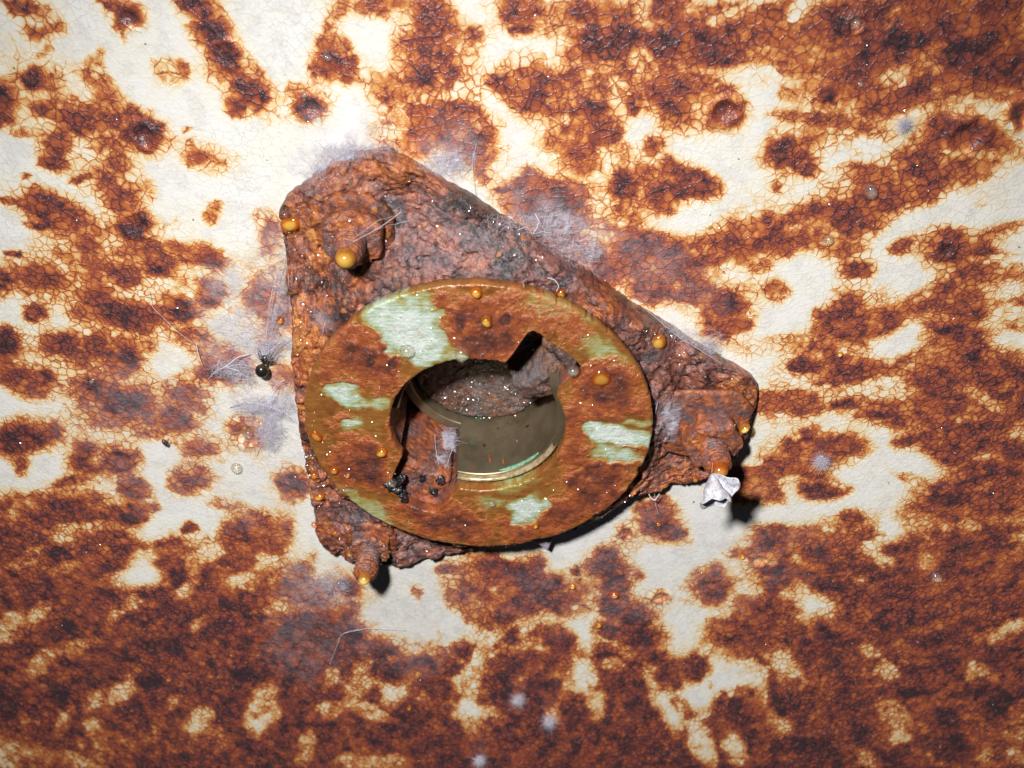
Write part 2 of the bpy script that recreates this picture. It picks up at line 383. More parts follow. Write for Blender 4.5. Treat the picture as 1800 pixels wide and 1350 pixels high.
# top middle
SPOT += T(600, 0, 3, [(200,30,120,60,0,.55),(300,15,50,30,0,.65),(500,130,220,130,40,.62),(470,260,170,130,10,.6),(420,130,90,60,30,.7),(560,380,80,50,10,.75),
 (430,400,90,60,10,.72),(680,190,70,60,0,.55),(500,300,230,260,10,.35),(60,350,60,60,0,.55),(40,240,50,40,50,.45),(220,450,170,90,10,.42),(250,500,130,70,20,.5),
 (380,430,60,60,0,.6),(20,410,60,40,0,.6),(950,40,140,100,10,.7),(960,140,60,40,0,.92),(870,80,60,50,0,.55),(1130,120,120,130,0,.3),(1290,60,110,90,0,.85),
 (1400,70,150,90,10,.6),(1360,220,190,110,10,.78),(1470,200,140,90,20,.8),(1330,230,80,60,0,.88),(1200,270,80,40,0,.6),(1530,40,60,60,0,.55),(1420,310,110,30,0,.7),
 (1720,230,120,90,0,.88),(1740,60,110,100,0,.65),(850,440,90,60,20,.75),(1060,490,70,40,0,.9),(1030,470,200,130,20,.6),(1080,560,150,60,10,.7),(1250,430,200,90,0,.45),
 (1350,480,150,110,0,.4),(1200,380,120,50,-10,.5),(1290,580,170,50,5,.75),(1290,680,160,110,0,.62),(1350,720,120,60,0,.7),(1260,800,110,90,0,.62),(1290,880,110,60,0,.45),
 (1230,750,180,170,0,.35),(1700,480,200,100,0,.68),(1760,560,120,60,0,.8),(1540,550,50,60,0,.65),(1500,400,60,120,10,.45),(1700,380,150,80,0,.45),(1740,640,90,60,0,.5),
 (1640,780,50,50,0,.65),(640,600,170,70,15,.6),(590,700,230,130,25,.7),(430,640,130,80,30,.62),(760,700,80,80,30,.72),(740,840,60,60,-40,.65),(740,920,40,70,0,.5),
 (400,740,120,110,0,.5),(300,720,150,120,0,.25),(850,1000,50,25,0,.65),(1080,1060,230,110,5,.78),(1180,1050,130,90,0,.75),(1010,960,90,50,10,.55),(960,1080,120,60,0,.7),
 (1240,1150,150,100,20,.4),(1490,970,110,90,-10,.78),(1570,920,120,50,-10,.6),(1700,1030,110,80,0,.65),(1740,900,100,60,0,.5),(1780,1000,50,70,0,.75),
 (1500,1090,130,50,0,.4),(1540,1130,80,60,0,.5),(1500,1220,110,50,5,.7),(1600,1290,220,90,10,.7),(1380,1190,60,60,0,.3),(1750,1290,120,60,0,.6)])
# top right
BASE += T(1200, 0, 3, [(1300,200,600,330,0,.72),(1000,420,330,180,15,.68),(500,120,500,130,0,.68),(150,200,250,150,0,.68),(500,270,350,120,15,.5),(600,430,140,140,0,.42),
 (240,490,220,60,0,.5),(40,560,60,140,0,.45),(100,430,120,80,0,.55),(1750,350,200,200,0,.7)])
HOLE += T(1200, 0, 3, [(290,50,150,30,-25,.1),(640,40,70,50,0,.1),(430,400,130,60,10,.05),(1130,380,60,40,-20,.25),(1090,100,30,60,20,.42),(1350,310,70,90,20,.4),
 (1350,480,30,20,0,.2),(1700,470,100,30,-20,.35),(350,620,130,150,-30,0),(550,620,200,70,5,.05),(200,850,200,150,0,0),(330,960,230,100,10,0),(700,950,170,70,-5,.05),
 (950,760,250,90,-8,0),(1150,690,180,60,-10,0),(1550,600,170,50,5,.05),(120,1150,150,60,10,.02),(300,1060,200,50,-10,.1)])
SPOT += T(1200, 0, 3, [(850,120,60,60,0,.95),(950,300,120,80,0,.9),(750,490,80,60,0,.92),(1130,200,110,90,0,.88),(1500,300,170,120,0,.88),(1650,60,200,120,0,.85),
 (1650,400,200,60,0,.8),(900,60,200,80,0,.8),(1760,600,60,90,0,.95),(100,180,100,60,0,.8),(180,300,150,50,0,.75),
 (230,590,110,90,-30,.75),(215,590,60,65,0,.97),(560,800,130,100,20,.72),(700,730,150,60,-10,.5),(620,880,100,40,10,.78),(540,840,60,30,0,.88),(780,640,300,50,10,.5),
 (60,970,130,90,10,.68),(30,1010,80,50,0,.75),(490,990,30,30,0,.5),(1480,720,190,90,0,.85),(1500,700,110,60,0,.95),(1380,650,80,40,0,.75),
 (1300,900,250,130,-10,.62),(1450,880,220,100,0,.55),(1650,780,150,80,10,.45),(1050,950,200,80,10,.6),(960,1080,350,90,-10,.75),(700,1120,250,60,-15,.6),(1000,1010,80,60,0,.7),
 (500,1180,100,60,0,.7),(900,1180,200,80,0,.65),(350,1270,350,100,-5,.62),(800,1290,200,70,0,.5),(1390,1320,70,60,0,.95),(1400,1290,150,90,0,.6),(1600,1230,180,60,-15,.4),
 (1160,1290,90,50,-20,.45),(1570,1050,70,40,0,.4)])
LATE = T(1200, 0, 3, [(1150,1210,190,50,-20,.02),(1450,1100,190,55,-22,.05),(1700,1000,130,80,-25,.02),(1650,1140,150,50,-20,.05),(1750,1290,80,50,0,.1)])
# middle left
SPOT += T(0, 450, 3, [(240,120,160,90,25,.75),(200,100,60,40,0,.85),(20,140,60,80,0,.7),(850,60,110,90,20,.75),(830,70,50,40,0,.88),(650,110,150,70,10,.55),(480,90,200,100,20,.42),
 (540,190,80,50,0,.68),(1090,20,100,50,0,.75),(185,300,65,55,0,.72),(420,220,100,60,0,.35),(640,310,230,90,15,.65),(650,330,110,60,10,.85),(940,290,120,80,10,.75),
 (800,300,150,60,0,.7),(1090,210,90,90,0,.65),(450,300,120,60,10,.45),(30,460,75,90,20,.85),(20,540,60,50,0,.75),(340,460,140,70,10,.7),(370,460,80,50,10,.82),
 (500,450,100,70,0,.65),(670,520,150,110,15,.68),(680,540,80,60,10,.85),(500,560,250,80,0,.45),(1000,430,150,90,20,.45),(150,640,170,60,10,.72),(230,640,60,50,0,.9),
 (180,690,100,50,0,.7),(60,620,120,50,0,.55),(600,740,240,110,15,.72),(500,690,110,60,20,.82),(680,760,120,70,0,.92),(580,800,60,40,0,.92),(620,850,220,70,0,.5),
 (830,680,130,90,0,.5),(700,620,200,60,0,.45),(1000,740,110,100,30,.68),(980,750,60,60,0,.82),(920,860,120,90,20,.7),(900,880,60,60,0,.82),(830,930,150,40,-5,.4),
 (1180,600,160,80,-10,.72),(1150,520,100,60,0,.5),(100,960,180,90,-5,.85),(60,970,100,50,0,.95),(240,930,80,50,-10,.75),(120,1100,60,50,20,.72),(430,1060,75,75,0,.78),
 (630,1070,95,80,0,.82),(640,1070,60,50,0,.96),(520,1110,120,30,-10,.6),(400,1180,130,30,-20,.5),(1050,1010,100,55,5,.68),(1290,920,120,90,-10,.45),
 (1000,1190,120,80,0,.62),(980,1190,70,40,0,.82),(1540,1200,80,80,0,.72),(700,1230,80,55,0,.72),(690,1240,40,30,0,.85),(380,1310,110,60,0,.82),(20,1310,50,50,0,.8),
 (660,1330,120,40,0,.7),(250,1290,150,50,-20,.4),(1200,1310,120,40,0,.3),(1430,260,140,200,0,.55),(1490,330,60,60,0,.7),(1400,450,60,40,0,.55),(1500,630,100,70,0,.55)])
LATE += [(690,1075,62,42,10,.03),(735,1112,40,20,10,.05)]
LATE += T(0, 450, 3, [(1250,370,150,90,15,.05),(880,590,130,110,-10,.05)])
# middle right
BASE += T(1200, 450, 3, [(1500,250,330,350,0,.62),(1550,750,400,300,0,.68),(1000,300,330,150,-5,.62),(850,600,300,90,0,.65),(650,1050,250,150,0,.65),(450,1200,280,120,0,.6),
 (1100,820,250,120,0,.55),(750,440,300,90,-5,.45),(1200,560,200,150,0,.42),(150,230,250,100,0,.65),(200,380,150,70,0,.72),(560,780,200,90,0,.6),(120,60,300,120,0,.62),
 (350,60,150,80,0,.45),(1500,1150,400,300,0,.70)])
HOLE += T(1200, 450, 3, [(650,150,200,130,-20,0),(1150,110,170,120,-20,.05),(330,140,160,60,20,0),(560,330,120,80,0,.03),(1180,430,200,60,-25,.05),(440,620,100,60,0,.05),
 (620,650,110,40,-20,.05),(500,900,140,60,0,.1),(380,960,80,100,0,.08),(1040,700,60,50,0,.03),(1130,700,50,50,0,.1),(900,850,100,40,-10,.1),(1000,950,170,60,20,.03),
 (1200,1090,180,60,15,.03),(1000,1180,220,60,15,.05),(850,1290,280,70,0,.03),(610,1240,50,90,0,.05),(1720,170,100,40,0,.15),(1700,300,70,60,-20,.08),(1700,420,130,60,20,.08),
 (1680,20,130,20,0,.1),(1580,750,120,30,25,.15),(1510,870,40,30,0,.25),(1780,930,50,40,0,.2),(1620,1080,80,25,10,.3),(420,220,100,40,20,.1),(350,500,150,60,0,.2)])
SPOT += T(1200, 450, 3, [(210,250,90,70,0,.85),(170,390,80,50,0,.85),(830,320,110,50,0,.82),(1380,20,120,40,0,.9),(1560,290,80,50,0,.9),(1420,390,150,60,0,.9),(1540,540,80,60,30,.88),
 (1600,650,150,40,10,.85),(1450,800,140,40,-10,.85),(1640,900,130,60,0,.88),(1030,830,100,40,0,.88),(640,960,45,50,0,.97),(800,1000,180,60,0,.75),(750,1230,130,40,0,.82),
 (1420,1060,80,50,0,.82),(1400,1280,120,60,0,.88),(1700,1150,150,100,0,.8),(1250,960,150,40,-15,.75),(880,410,150,30,0,.75),(640,570,90,40,0,.78),(880,790,100,30,0,.8),
 (740,510,60,50,0,.78),(930,70,80,50,0,.75),(500,170,90,60,0,.5)])
# bottom left
BASE += [(900,1470,1400,190,0,.86)]
BASE += T(0, 900, 3, [(500,700,1400,620,0,.80),(300,250,700,330,0,.78),(1300,150,300,170,0,.66),(1500,900,500,600,0,.84)])
HOLE += T(0, 900, 3, [(980,60,260,100,0,0),(830,140,120,40,20,.05),(1100,220,110,35,-25,.05),(1600,150,100,60,10,.05),(1740,270,90,50,0,.1),(740,340,120,50,0,0),
 (740,260,50,60,20,.15),(970,410,70,30,-20,.1),(1050,330,30,60,20,.35),(120,250,80,30,-25,.1),(340,110,40,60,20,.3),(490,70,60,30,0,.3),(340,290,70,25,-20,.3),(1400,280,60,50,0,.1),
 (1280,370,80,40,-10,.25),(1460,510,45,50,0,.1),(1590,500,100,20,0,.4),(690,480,50,30,-40,.25),(610,545,30,30,-40,.25),(60,580,70,40,0,.25),(40,665,60,25,0,.1),(210,530,90,30,-45,.25),
 (410,705,80,35,-10,.2),(210,810,90,40,-50,.22),(660,930,120,45,-45,.15),(500,990,50,50,20,.3),(910,1000,50,30,20,.25),(1040,590,40,40,0,.3),(1050,1090,50,80,10,.3),
 (1025,1160,20,25,0,.15),(1390,1080,90,65,0,.05),(1390,980,90,60,0,.4),(330,1110,30,80,30,.25),(480,1120,50,40,-30,.35),(1720,1050,80,40,-20,.2),(1620,1210,40,50,0,.35),
 (1610,1290,30,40,0,.35),(1750,870,50,30,0,.35),(140,1100,50,15,0,.4),(60,10,60,15,0,.3)])
SPOT += T(0, 900, 3, [(1000,90,45,35,0,.62),(940,190,60,50,0,.5),(1300,120,150,110,0,.68),(1450,150,90,80,0,.58),(900,190,110,60,0,.6),(640,180,80,40,0,.97),(300,210,80,30,0,.97),
 (680,30,80,40,0,.95),(940,320,60,50,0,.97),(1130,330,80,60,0,.9),(1290,100,60,40,0,.9),(850,700,200,60,0,.97),(330,620,150,60,-25,.97),(320,980,90,60,0,1.0),(1290,870,120,60,0,.98),
 (800,880,100,60,0,.97),(1340,560,80,30,0,.95),(1600,640,150,100,0,.93),(1300,1220,100,50,0,.98),(1700,1110,80,60,0,.97),(390,1160,80,50,0,.97),(30,1000,150,200,0,.95),
 (1500,970,60,50,0,.97),(600,850,90,60,0,.96),(400,800,90,60,0,.96)])
# bottom middle
BASE += T(600, 900, 3, [(900,1250,1000,180,0,.85),(1000,1080,400,150,0,.82),(300,1150,320,150,0,.88),(1500,900,180,150,20,.82),(1550,1080,260,200,0,.85),(1350,750,120,80,0,.75),
 (60,850,160,160,0,.7)])
HOLE += T(600, 900, 3, [(380,250,330,130,-10,.02),(300,560,200,110,10,.02),(700,800,45,80,20,0),(640,900,60,70,10,0),(660,990,80,60,10,0),(740,1040,90,40,20,.05),(690,1130,80,45,0,.05),(820,1070,60,15,10,.2),
 (100,880,80,60,-20,.15),(130,820,50,30,-30,.1),(60,960,50,40,0,.2),(160,1060,120,30,15,.15),(390,870,40,60,20,0),(1170,850,50,50,10,.1),(1290,860,60,60,20,.1),
 (1430,795,50,25,0,.2),(1640,860,40,60,10,.15),(1690,980,60,60,40,.05),(1740,1080,50,60,20,.05),(1360,1020,40,60,0,.3),(1120,1030,60,40,0,.4),(1090,560,40,40,0,.1),(150,1320,180,40,0,.4),
 (1250,600,90,100,10,.05),(1660,300,220,300,20,0)])
SPOT += T(600, 900, 3, [(850,380,230,150,10,.66),(1000,420,200,120,10,.8),(880,290,160,50,10,.72),(1010,300,60,70,0,.72),(870,540,70,100,20,.82),(1140,470,90,80,0,.75),
 (750,560,120,60,20,.6),(640,470,90,60,0,.55),(910,650,50,60,0,.75),(1100,390,120,50,0,.85),(1400,300,110,100,30,.85),(1440,370,90,80,0,.85),(1550,330,40,35,0,.7),(1450,500,90,90,0,.8),
 (1540,560,110,90,30,.88),(1560,650,170,110,30,.8),(1650,760,110,70,40,.85),(1720,850,120,80,40,.8),(1440,620,110,60,0,.8),(1660,40,100,110,0,.75),(1720,100,100,60,30,.72),
 (1500,110,45,40,0,.55),(1680,450,60,40,-20,.45),(1220,320,50,30,10,.72),(1250,400,60,60,0,.6),(1270,470,120,70,0,.4),(390,440,35,45,0,.6),(320,520,50,30,-20,.5),
 (195,495,20,20,0,.55),(580,310,60,30,-10,.6),(40,400,90,60,0,.75),(60,560,90,90,0,.8),(60,650,100,70,0,.9),(200,730,130,80,10,.85),(250,830,110,90,10,.88),(440,660,70,50,-10,.75),
 (430,780,60,50,0,.75),(540,820,110,90,0,.85),(640,740,70,60,0,.8),(510,930,130,90,0,.88),(450,1050,150,80,0,.8),(1080,640,100,80,0,.45),(1150,690,100,70,10,.82),(1040,640,50,30,0,.62),
 (860,760,60,60,0,.68),(900,830,170,70,0,.75),(850,930,140,110,0,.88),(1000,900,180,150,0,.8),(1090,920,70,60,0,.9),(1020,780,200,60,0,.75)])
LATE += T(600, 900, 3, [(820,395,110,45,10,.42),(520,760,45,25,0,.4),(940,900,50,40,0,.38),(700,800,40,70,20,.02),(640,900,55,60,10,0),(1090,560,35,40,20,.12)])
# bottom right
BASE += T(1200, 900, 3, [(1200,700,1100,700,0,.74),(500,150,400,120,0,.62),(400,1100,500,300,0,.76),(300,600,300,150,0,.62)])
HOLE += T(1200, 900, 3, [(60,330,150,220,0,0),(200,100,220,100,-10,0),(60,560,90,150,0,0),(550,30,160,30,0,.02),(1060,110,110,80,-30,0),(1000,190,60,30,0,.02),(250,340,30,60,-20,.05),
 (280,410,40,60,0,.1),(380,410,60,40,0,.2),(640,470,120,60,20,.1),(680,520,80,50,20,.02),(720,540,60,30,0,.03),(610,410,50,30,0,.1),(220,880,120,90,20,0),(100,960,110,60,0,.05),
 (380,860,60,70,40,.05),(60,980,90,50,0,.05),(430,950,30,60,0,.2),(520,800,90,60,-30,.25),(520,1110,50,60,0,.3),(1070,260,50,30,0,.15),(1120,1080,70,60,20,.1),(1150,1180,60,30,0,.2),
 (980,740,50,30,30,.25),(1080,840,40,50,0,.3),(1580,870,70,60,20,.3),(1630,640,50,25,0,.3),(1750,610,60,30,0,.3),(90,1170,70,60,0,.2),(110,1260,70,50,10,.15),(280,1250,80,50,-10,.2),
 (980,1300,40,40,0,.3),(1560,1260,60,40,30,.25),(1760,1290,60,30,20,.3),(1470,1180,30,40,0,.3),(1280,260,40,30,0,.25),(940,360,40,20,0,.3)])
SPOT += T(1200, 900, 3, [(450,150,110,80,0,.82),(160,380,100,110,0,.8),(900,40,60,60,0,.78),(960,120,70,40,0,.75),(430,520,180,70,10,.7),(250,640,170,90,0,.65),(70,830,90,80,0,.75),
 (700,700,120,120,0,.9),(1150,560,200,150,0,.88),(1300,660,200,80,0,.95),(1150,200,90,50,0,.88),(290,1050,150,110,0,.85),(560,1020,80,80,0,.93),(950,1160,120,90,0,.95),
 (1200,960,100,60,0,.97),(1400,1080,150,60,20,.97),(600,1250,200,100,0,.9),(1400,1250,150,100,0,.95),(1650,1000,200,120,0,.9),(1700,750,150,60,0,.9),(780,380,120,60,0,.88),(480,310,80,40,0,.9)])
# beside the plate, upper right of it
SPOT += T(900, 350, 3.6, [(900,350,330,140,0,.68),(750,280,100,80,0,.8),(1300,280,350,70,0,.5),(1330,680,150,60,0,.75),(1290,820,120,60,0,.72),(300,250,250,160,20,.6),(880,560,200,110,20,.7),(600,420,220,120,25,.66)])
LATE += T(900, 350, 3.6, [(1050,725,120,50,20,.02),(1150,810,60,60,20,.08),(1450,520,110,55,20,0)])
FILM = [(600,255,75,28,-15,.75),(560,240,40,50,0,.5),(800,255,55,45,0,.55),(780,300,40,40,0,.6),(985,395,90,50,15,.7),(1000,440,60,40,20,.6),(430,580,80,85,0,.8),(395,505,42,50,0,.75),
 (470,700,75,60,0,.75),(480,500,42,125,0,.65),(350,740,60,90,0,.35),(445,830,110,90,0,.3),(560,1030,60,40,20,.6),(700,1090,110,70,10,.32),(720,1040,110,50,0,.25),(540,1130,60,60,0,.25),(1130,470,110,60,20,.3),(1240,610,30,25,0,.6),(620,1000,60,30,0,.4),
 (250,720,130,80,0,.3),(300,830,100,60,0,.25),(1160,990,220,90,-10,.25),(1260,960,120,60,0,.3),(880,330,70,60,0,.25)]
def paint(px, py, ops, r, mode, jit, soft=.42):
    for (x, y, a, b, ang, lev) in ops:
        R = max(a, b)*1.7
        i = np.nonzero((np.abs(px-x) < R) & (np.abs(py-y) < R))[0]
        if not len(i): continue
        dx = px[i]-x; dy = py[i]-y; c, s = math.cos(math.radians(ang)), math.sin(math.radians(ang))
        d = np.sqrt(((dx*c+dy*s)/a)**2+((-dx*s+dy*c)/b)**2)+jit[i]
        k = sstep(1+soft, 1-soft, d)
        if mode == 'max': r[i] = np.maximum(r[i], lev*k)
        else: r[i] = r[i]*(1-k)+lev*k
    return r

def axis(a, b, step, far, grow=1.35):
    core = list(np.arange(a, b, step)); lo = []; d = step; x = a
    while x > far[0]: d *= grow; x -= d; lo.append(x)
    hi = []; d = step; x = core[-1]
    while x < far[1]: d *= grow; x += d; hi.append(x)
    return np.array(lo[::-1]+core+hi)
DC = None
def disc_center():
    cx, cy = unproj(839, 725, 12.5); return float(cx), float(cy)

# ------------------------------------------------------------------ ceiling sheet
HX, HY = -7.55, 140.4                 # axis of the fitting
DX, DY, DR = -7.39, 141.1, 40.1       # face disc
def build_ceiling():
    xs = axis(-205, 205, .46, (-520, 520)); 
    ys = []; y = 32.0
    while y < 335: ys.append(y); y += .38+.42*max(0, (y-60)/260.0)
    ys = np.array(ys); lo = []; d = .4; y = 32.0
    while y > -250: d *= 1.35; y -= d; lo.append(y)
    hi = []; d = .8; y = ys[-1]
    while y < 800: d *= 1.35; y += d; hi.append(y)
    ys = np.concatenate([lo[::-1], ys, hi])
    X, Y = np.meshgrid(xs, ys); n, m = X.shape; x = X.ravel(); y = Y.ravel()
    yy = np.linspace(-300, 900, 4001); sl = np.clip(1.0/np.sqrt(1+(np.maximum(yy, 0)/169.0)**2)/.80, .42, 1.0)
    y0 = y; ypat = np.interp(y, yy, np.concatenate([[0], np.cumsum(sl[:-1]*np.diff(yy))])); y = ypat; yc0 = float(np.interp(135, yy, np.concatenate([[0], np.cumsum(sl[:-1]*np.diff(yy))])))
    wx = x+2.6*(fbm(x, y, 9, 3, 1)-.5)+1.5*(fbm(x, y, 2.6, 3, 5)-.5)
    wy = y0+2.6*(fbm(x, y, 9, 3, 11)-.5)+1.5*(fbm(x, y, 2.6, 3, 15)-.5)
    px, py = proj(wx, wy)
    rad_ = np.hypot(x-8, y-yc0)+1e-6; the_ = np.arctan2(y-yc0, x-8); far_ = sstep(45, 130, rad_)
    streak = fbm(np.log(rad_)*11, the_*22, 1.0, 4, 23, .55)
    jit = 1.0*(fbm(x, y, 5.5, 4, 21, .55)-.5)*(1-.6*far_)+1.2*(streak-.5)*far_
    r = np.zeros(len(x))
    r = paint(px, py, [(*q[:5], q[5]*.90) for q in BASE], r, 'max', jit*.5, .32)
    holes = []
    for (hx, hy, a, b, ang, lev) in HOLE:      # bare paint runs outwards from the fitting
        g = math.sqrt(a*b)
        if math.hypot(hx-900, hy-675) > 330 and max(a, b)/min(a, b) < 2.0: a, b, ang = 1.55*g, .98*g, math.degrees(math.atan2(hy-675, hx-900))
        else: a, b = a*1.14, b*1.14
        holes.append((hx, hy, a, b, ang, lev*.7))
    r = paint(px, py, holes, r, 'mix', jit*.8, .42)
    r = paint(px, py, [(q[0], q[1], q[2]*.97, q[3]*.97, q[4], q[5]*.97) for q in SPOT], r, 'max', jit*.8, .62)
    r = paint(px, py, LATE, r, 'mix', jit*.8, .5)
    # beyond the picture: the same kind of corrosion, from noise alone
    out = np.maximum(np.maximum(-px, px-1800)/1.0, np.maximum(-py, py-1350)/1.0)
    ww = sstep(0, 160, out)
    big = .35+.5*sstep(.42, .60, fbm(x, y, 60, 3, 31))
    rn = np.maximum(sstep(.40, .66, fbm(x, y, 16, 5, 41))*big*1.15, .62*sstep(230, 320, y0)*sstep(.30, .45, fbm(x, y, 16, 5, 43)))
    r = r*(1-ww)+rn*ww
    # rusty water drawn out into the paint round every stain
    R2 = r.reshape(n, m)
    def blur(Q, k):
        for ax in (0, 1):
            for _ in range(2):
                P_ = np.concatenate([np.take(Q, [0]*k, ax), Q, np.take(Q, [-1]*k, ax)], ax); C_ = np.cumsum(P_, ax); C_ = np.concatenate([np.zeros_like(np.take(C_, [0], ax)), C_], ax)
                Q = (np.take(C_, range(2*k+1, C_.shape[ax]), ax)-np.take(C_, range(0, C_.shape[ax]-2*k-1), ax))/(2*k+1)
        return Q
    halo = blur(R2, 4).ravel(); wide = blur(R2, 9).ravel()
    soak = fbm(x, y, 9, 4, 27, .6)
    r = np.maximum(r, halo*.74); r = np.maximum(r, wide*(.06+.66*sstep(.46, .68, soak)))
    r = np.maximum(r, .30*sstep(.10, .55, wide)*(.55+.9*(soak-.25)))
    # weak stains everywhere
    st = fbm(x, y, 12, 5, 51, .6)
    r = r+.06*sstep(.52, .72, st)*(1-sstep(.0, .3, r))
    r = r+(.30*(fbm(x, y, 6, 5, 61, .62)-.5)*(1-.6*far_)+.34*(fbm(np.log(rad_)*14, the_*30, 1.0, 4, 63, .6)-.5)*far_)*sstep(.15, .6, r)
    r = np.where(r > .5, .5+(r-.5)*.85, r); r = np.clip(r, 0, 1.0)
    f = np.zeros(len(x)); f = paint(px, py, FILM, f, 'max', jit*1.3, .6)
    rho = np.hypot(x-HX, y0-HY)
    # relief: rust swells, pits crater
    h = .55*sstep(.35, .8, r)*(fbm(x, y, 4, 4, 71)-.15)+.25*(fbm(x, y, 1.7, 3, 81)-.5)*sstep(.25, .6, r)+.10*(fbm(x, y, 14, 3, 91)-.5)
    for (cx, cy, rad, dep) in ((252,238,22,.9),(1272,196,26,1.0),(1505,42,15,1.1),(232,32,22,.5),(1700,240,34,.9),(1335,985,15,.8),(1102,936,13,.6),(1162,1050,16,.8),(437,765,28,.7),
                               (1413,775,14,.7),(1660,440,18,.6),(1645,1015,16,.8),(550,190,20,.7),(395,95,24,.6),(240,395,24,.6),(1800,200,30,1.0),(665,310,16,.5),(213,805,20,.7)):
        qx, qy = unproj(cx, cy); R = rad/mm_px(qx, qy)
        d = np.hypot(x-qx, y0-qy)/R+.5*(fbm(x, y, 2, 2, 95)-.5)
        h += dep*(np.exp(-((d-1)/.28)**2)*.55-np.exp(-(d/.75)**2)*.7)
    v = np.stack([x, y0, h], 1)
    F = grid_faces(n, m)
    keep = rho[F].min(1) > 31.0
    o = mesh_obj('ceiling', v, F[keep], M_CEIL, None, {'rust': r, 'film': f*(.35+.65*sstep(.3, .68, fbm(x, y, 2.6, 4, 97, .65))), 'mottle': fbm(x, y, 3.0, 4, 98, .6), 'patch': fbm(x, y, 14, 3, 99)})
    at = o.data.attributes.new('pattern', 'FLOAT_VECTOR', 'POINT'); at.data.foreach_set('vector', (np.stack([x, ypat, h], 1)*S).astype(np.float32).ravel())
    tag(o, 'cream painted steel ceiling covered with rust stains and crackled paint', kind='structure')
    return dict(x=x, y=y0, h=h, r=r)
CEIL = build_ceiling()

# ------------------------------------------------------------------ the fitting
fit = empty('threaded_port', HX, HY, 0)
tag(fit, 'rusty three-bolt flange with tarnished brass ring and keyhole opening', 'flange')

UP_H, LO_H, PT = .8, 4.2, 4.2
OUT = [(496,375,2),(497,358,.8),(506,342,.8),(520,329,.8),(540,316,.8),(566,299,.8),(588,279,.8),(612,268,.8),(640,266,.8),(668,258,.8),(690,262,.8),(711,275,.8),(755,300,.8),(833,345,.8),(900,388,.8),
 (985,444,.8),(1072,502,.8),(1122,537,.8),(1178,572,.8),(1233,606,.8),(1289,639,.8),(1317,658,1.2),(1331,680,2.5),(1335,700,4.2),(1331,720,4.2),(1320,756,4.2),(1308,788,4.2),(1296,813,4.2),
 (1280,828,4.2),(1255,838,4.2),(1222,847,4.2),(1200,858,4.2),(1191,851,4.2),(1160,860,4.2),(1133,867,4.2),(1111,876,4.2),(1000,912,4.2),(900,944,4.2),(842,963,4.2),(800,979,4.2),(744,992,4.2),
 (700,1003,4.2),(660,1005,4.2),(611,992,4.2),(593,981,4.2),(567,972,4.2),(557,962,4.2),(551,945,4.2),(549,894,4.2),(542,855,4.2),(535,794,4.2),(529,716,4.2),(513,600,4.2),(512,573,4.0),(500,442,3.0)]
def poly_radius(poly, cx, cy, ang):    # star-shaped outline -> radius for each angle
    P = np.asarray(poly, float)-[cx, cy]; a = np.arctan2(P[:, 1], P[:, 0]); 
    rad = np.zeros_like(ang)
    Q = np.roll(P, -1, axis=0)
    d = np.stack([np.cos(ang), np.sin(ang)], 1)
    for p, q in zip(P, Q):
        e = q-p; den = d[:, 0]*e[1]-d[:, 1]*e[0]
        den = np.where(np.abs(den) < 1e-9, 1e-9, den)
        t = (p[0]*e[1]-p[1]*e[0])/den; u = (p[0]*d[:, 1]-p[1]*d[:, 0])/den
        ok = (t > 0) & (u >= -1e-6) & (u <= 1+1e-6)
        rad = np.where(ok, np.maximum(rad, t), rad)
    return rad
PLATE_XY = [tuple(float(c) for c in unproj(a, b, h)) for a, b, h in OUT]
DISC_RUST = [(645,632,74,62,30,.75),(680,600,40,30,30,.6),(640,818,74,48,20,.8),(610,790,40,30,0,.6),(848,570,98,64,0,.72),(830,600,40,30,0,.9),(865,600,50,40,0,.85),(905,640,40,60,-40,.6),(1072,690,75,50,10,.78),
 (1060,660,60,35,0,.7),(1010,760,30,80,-10,.62),(1050,850,95,42,-22,.78),(985,905,110,34,-18,.7),(790,915,90,38,8,.8),(740,890,60,30,20,.72),(700,760,20,60,0,.6),(960,560,50,35,30,.5),(600,745,30,14,0,.5),(1000,590,40,30,30,.5),(570,650,16,40,0,.6),
 (655,640,18,14,0,1.0),(885,560,14,14,0,1.0),(885,585,16,14,0,1.0),(695,640,14,30,20,.95),(815,565,16,26,10,1.0)]
DISC_GREEN = [(722,580,60,52,10,.95),(745,612,42,30,10,.8),(665,545,40,20,-30,.7),(1000,545,60,18,25,.25),(690,555,50,24,-10,.8),(770,595,26,40,0,.7),(800,632,30,10,0,.5),(605,697,48,17,15,.85),(660,705,20,12,0,.5),(624,748,24,10,-10,.7),(1085,768,60,17,8,1.0),(1090,808,50,13,8,.7),
 (1070,800,40,14,10,.45),(928,896,36,23,0,1.0),(1060,620,50,22,20,.4),(960,540,40,20,20,.35),(1120,745,30,10,0,.5),(640,880,50,14,30,.4),(665,905,40,12,30,.45),(900,850,30,20,0,.3),(870,885,30,14,0,.35)]

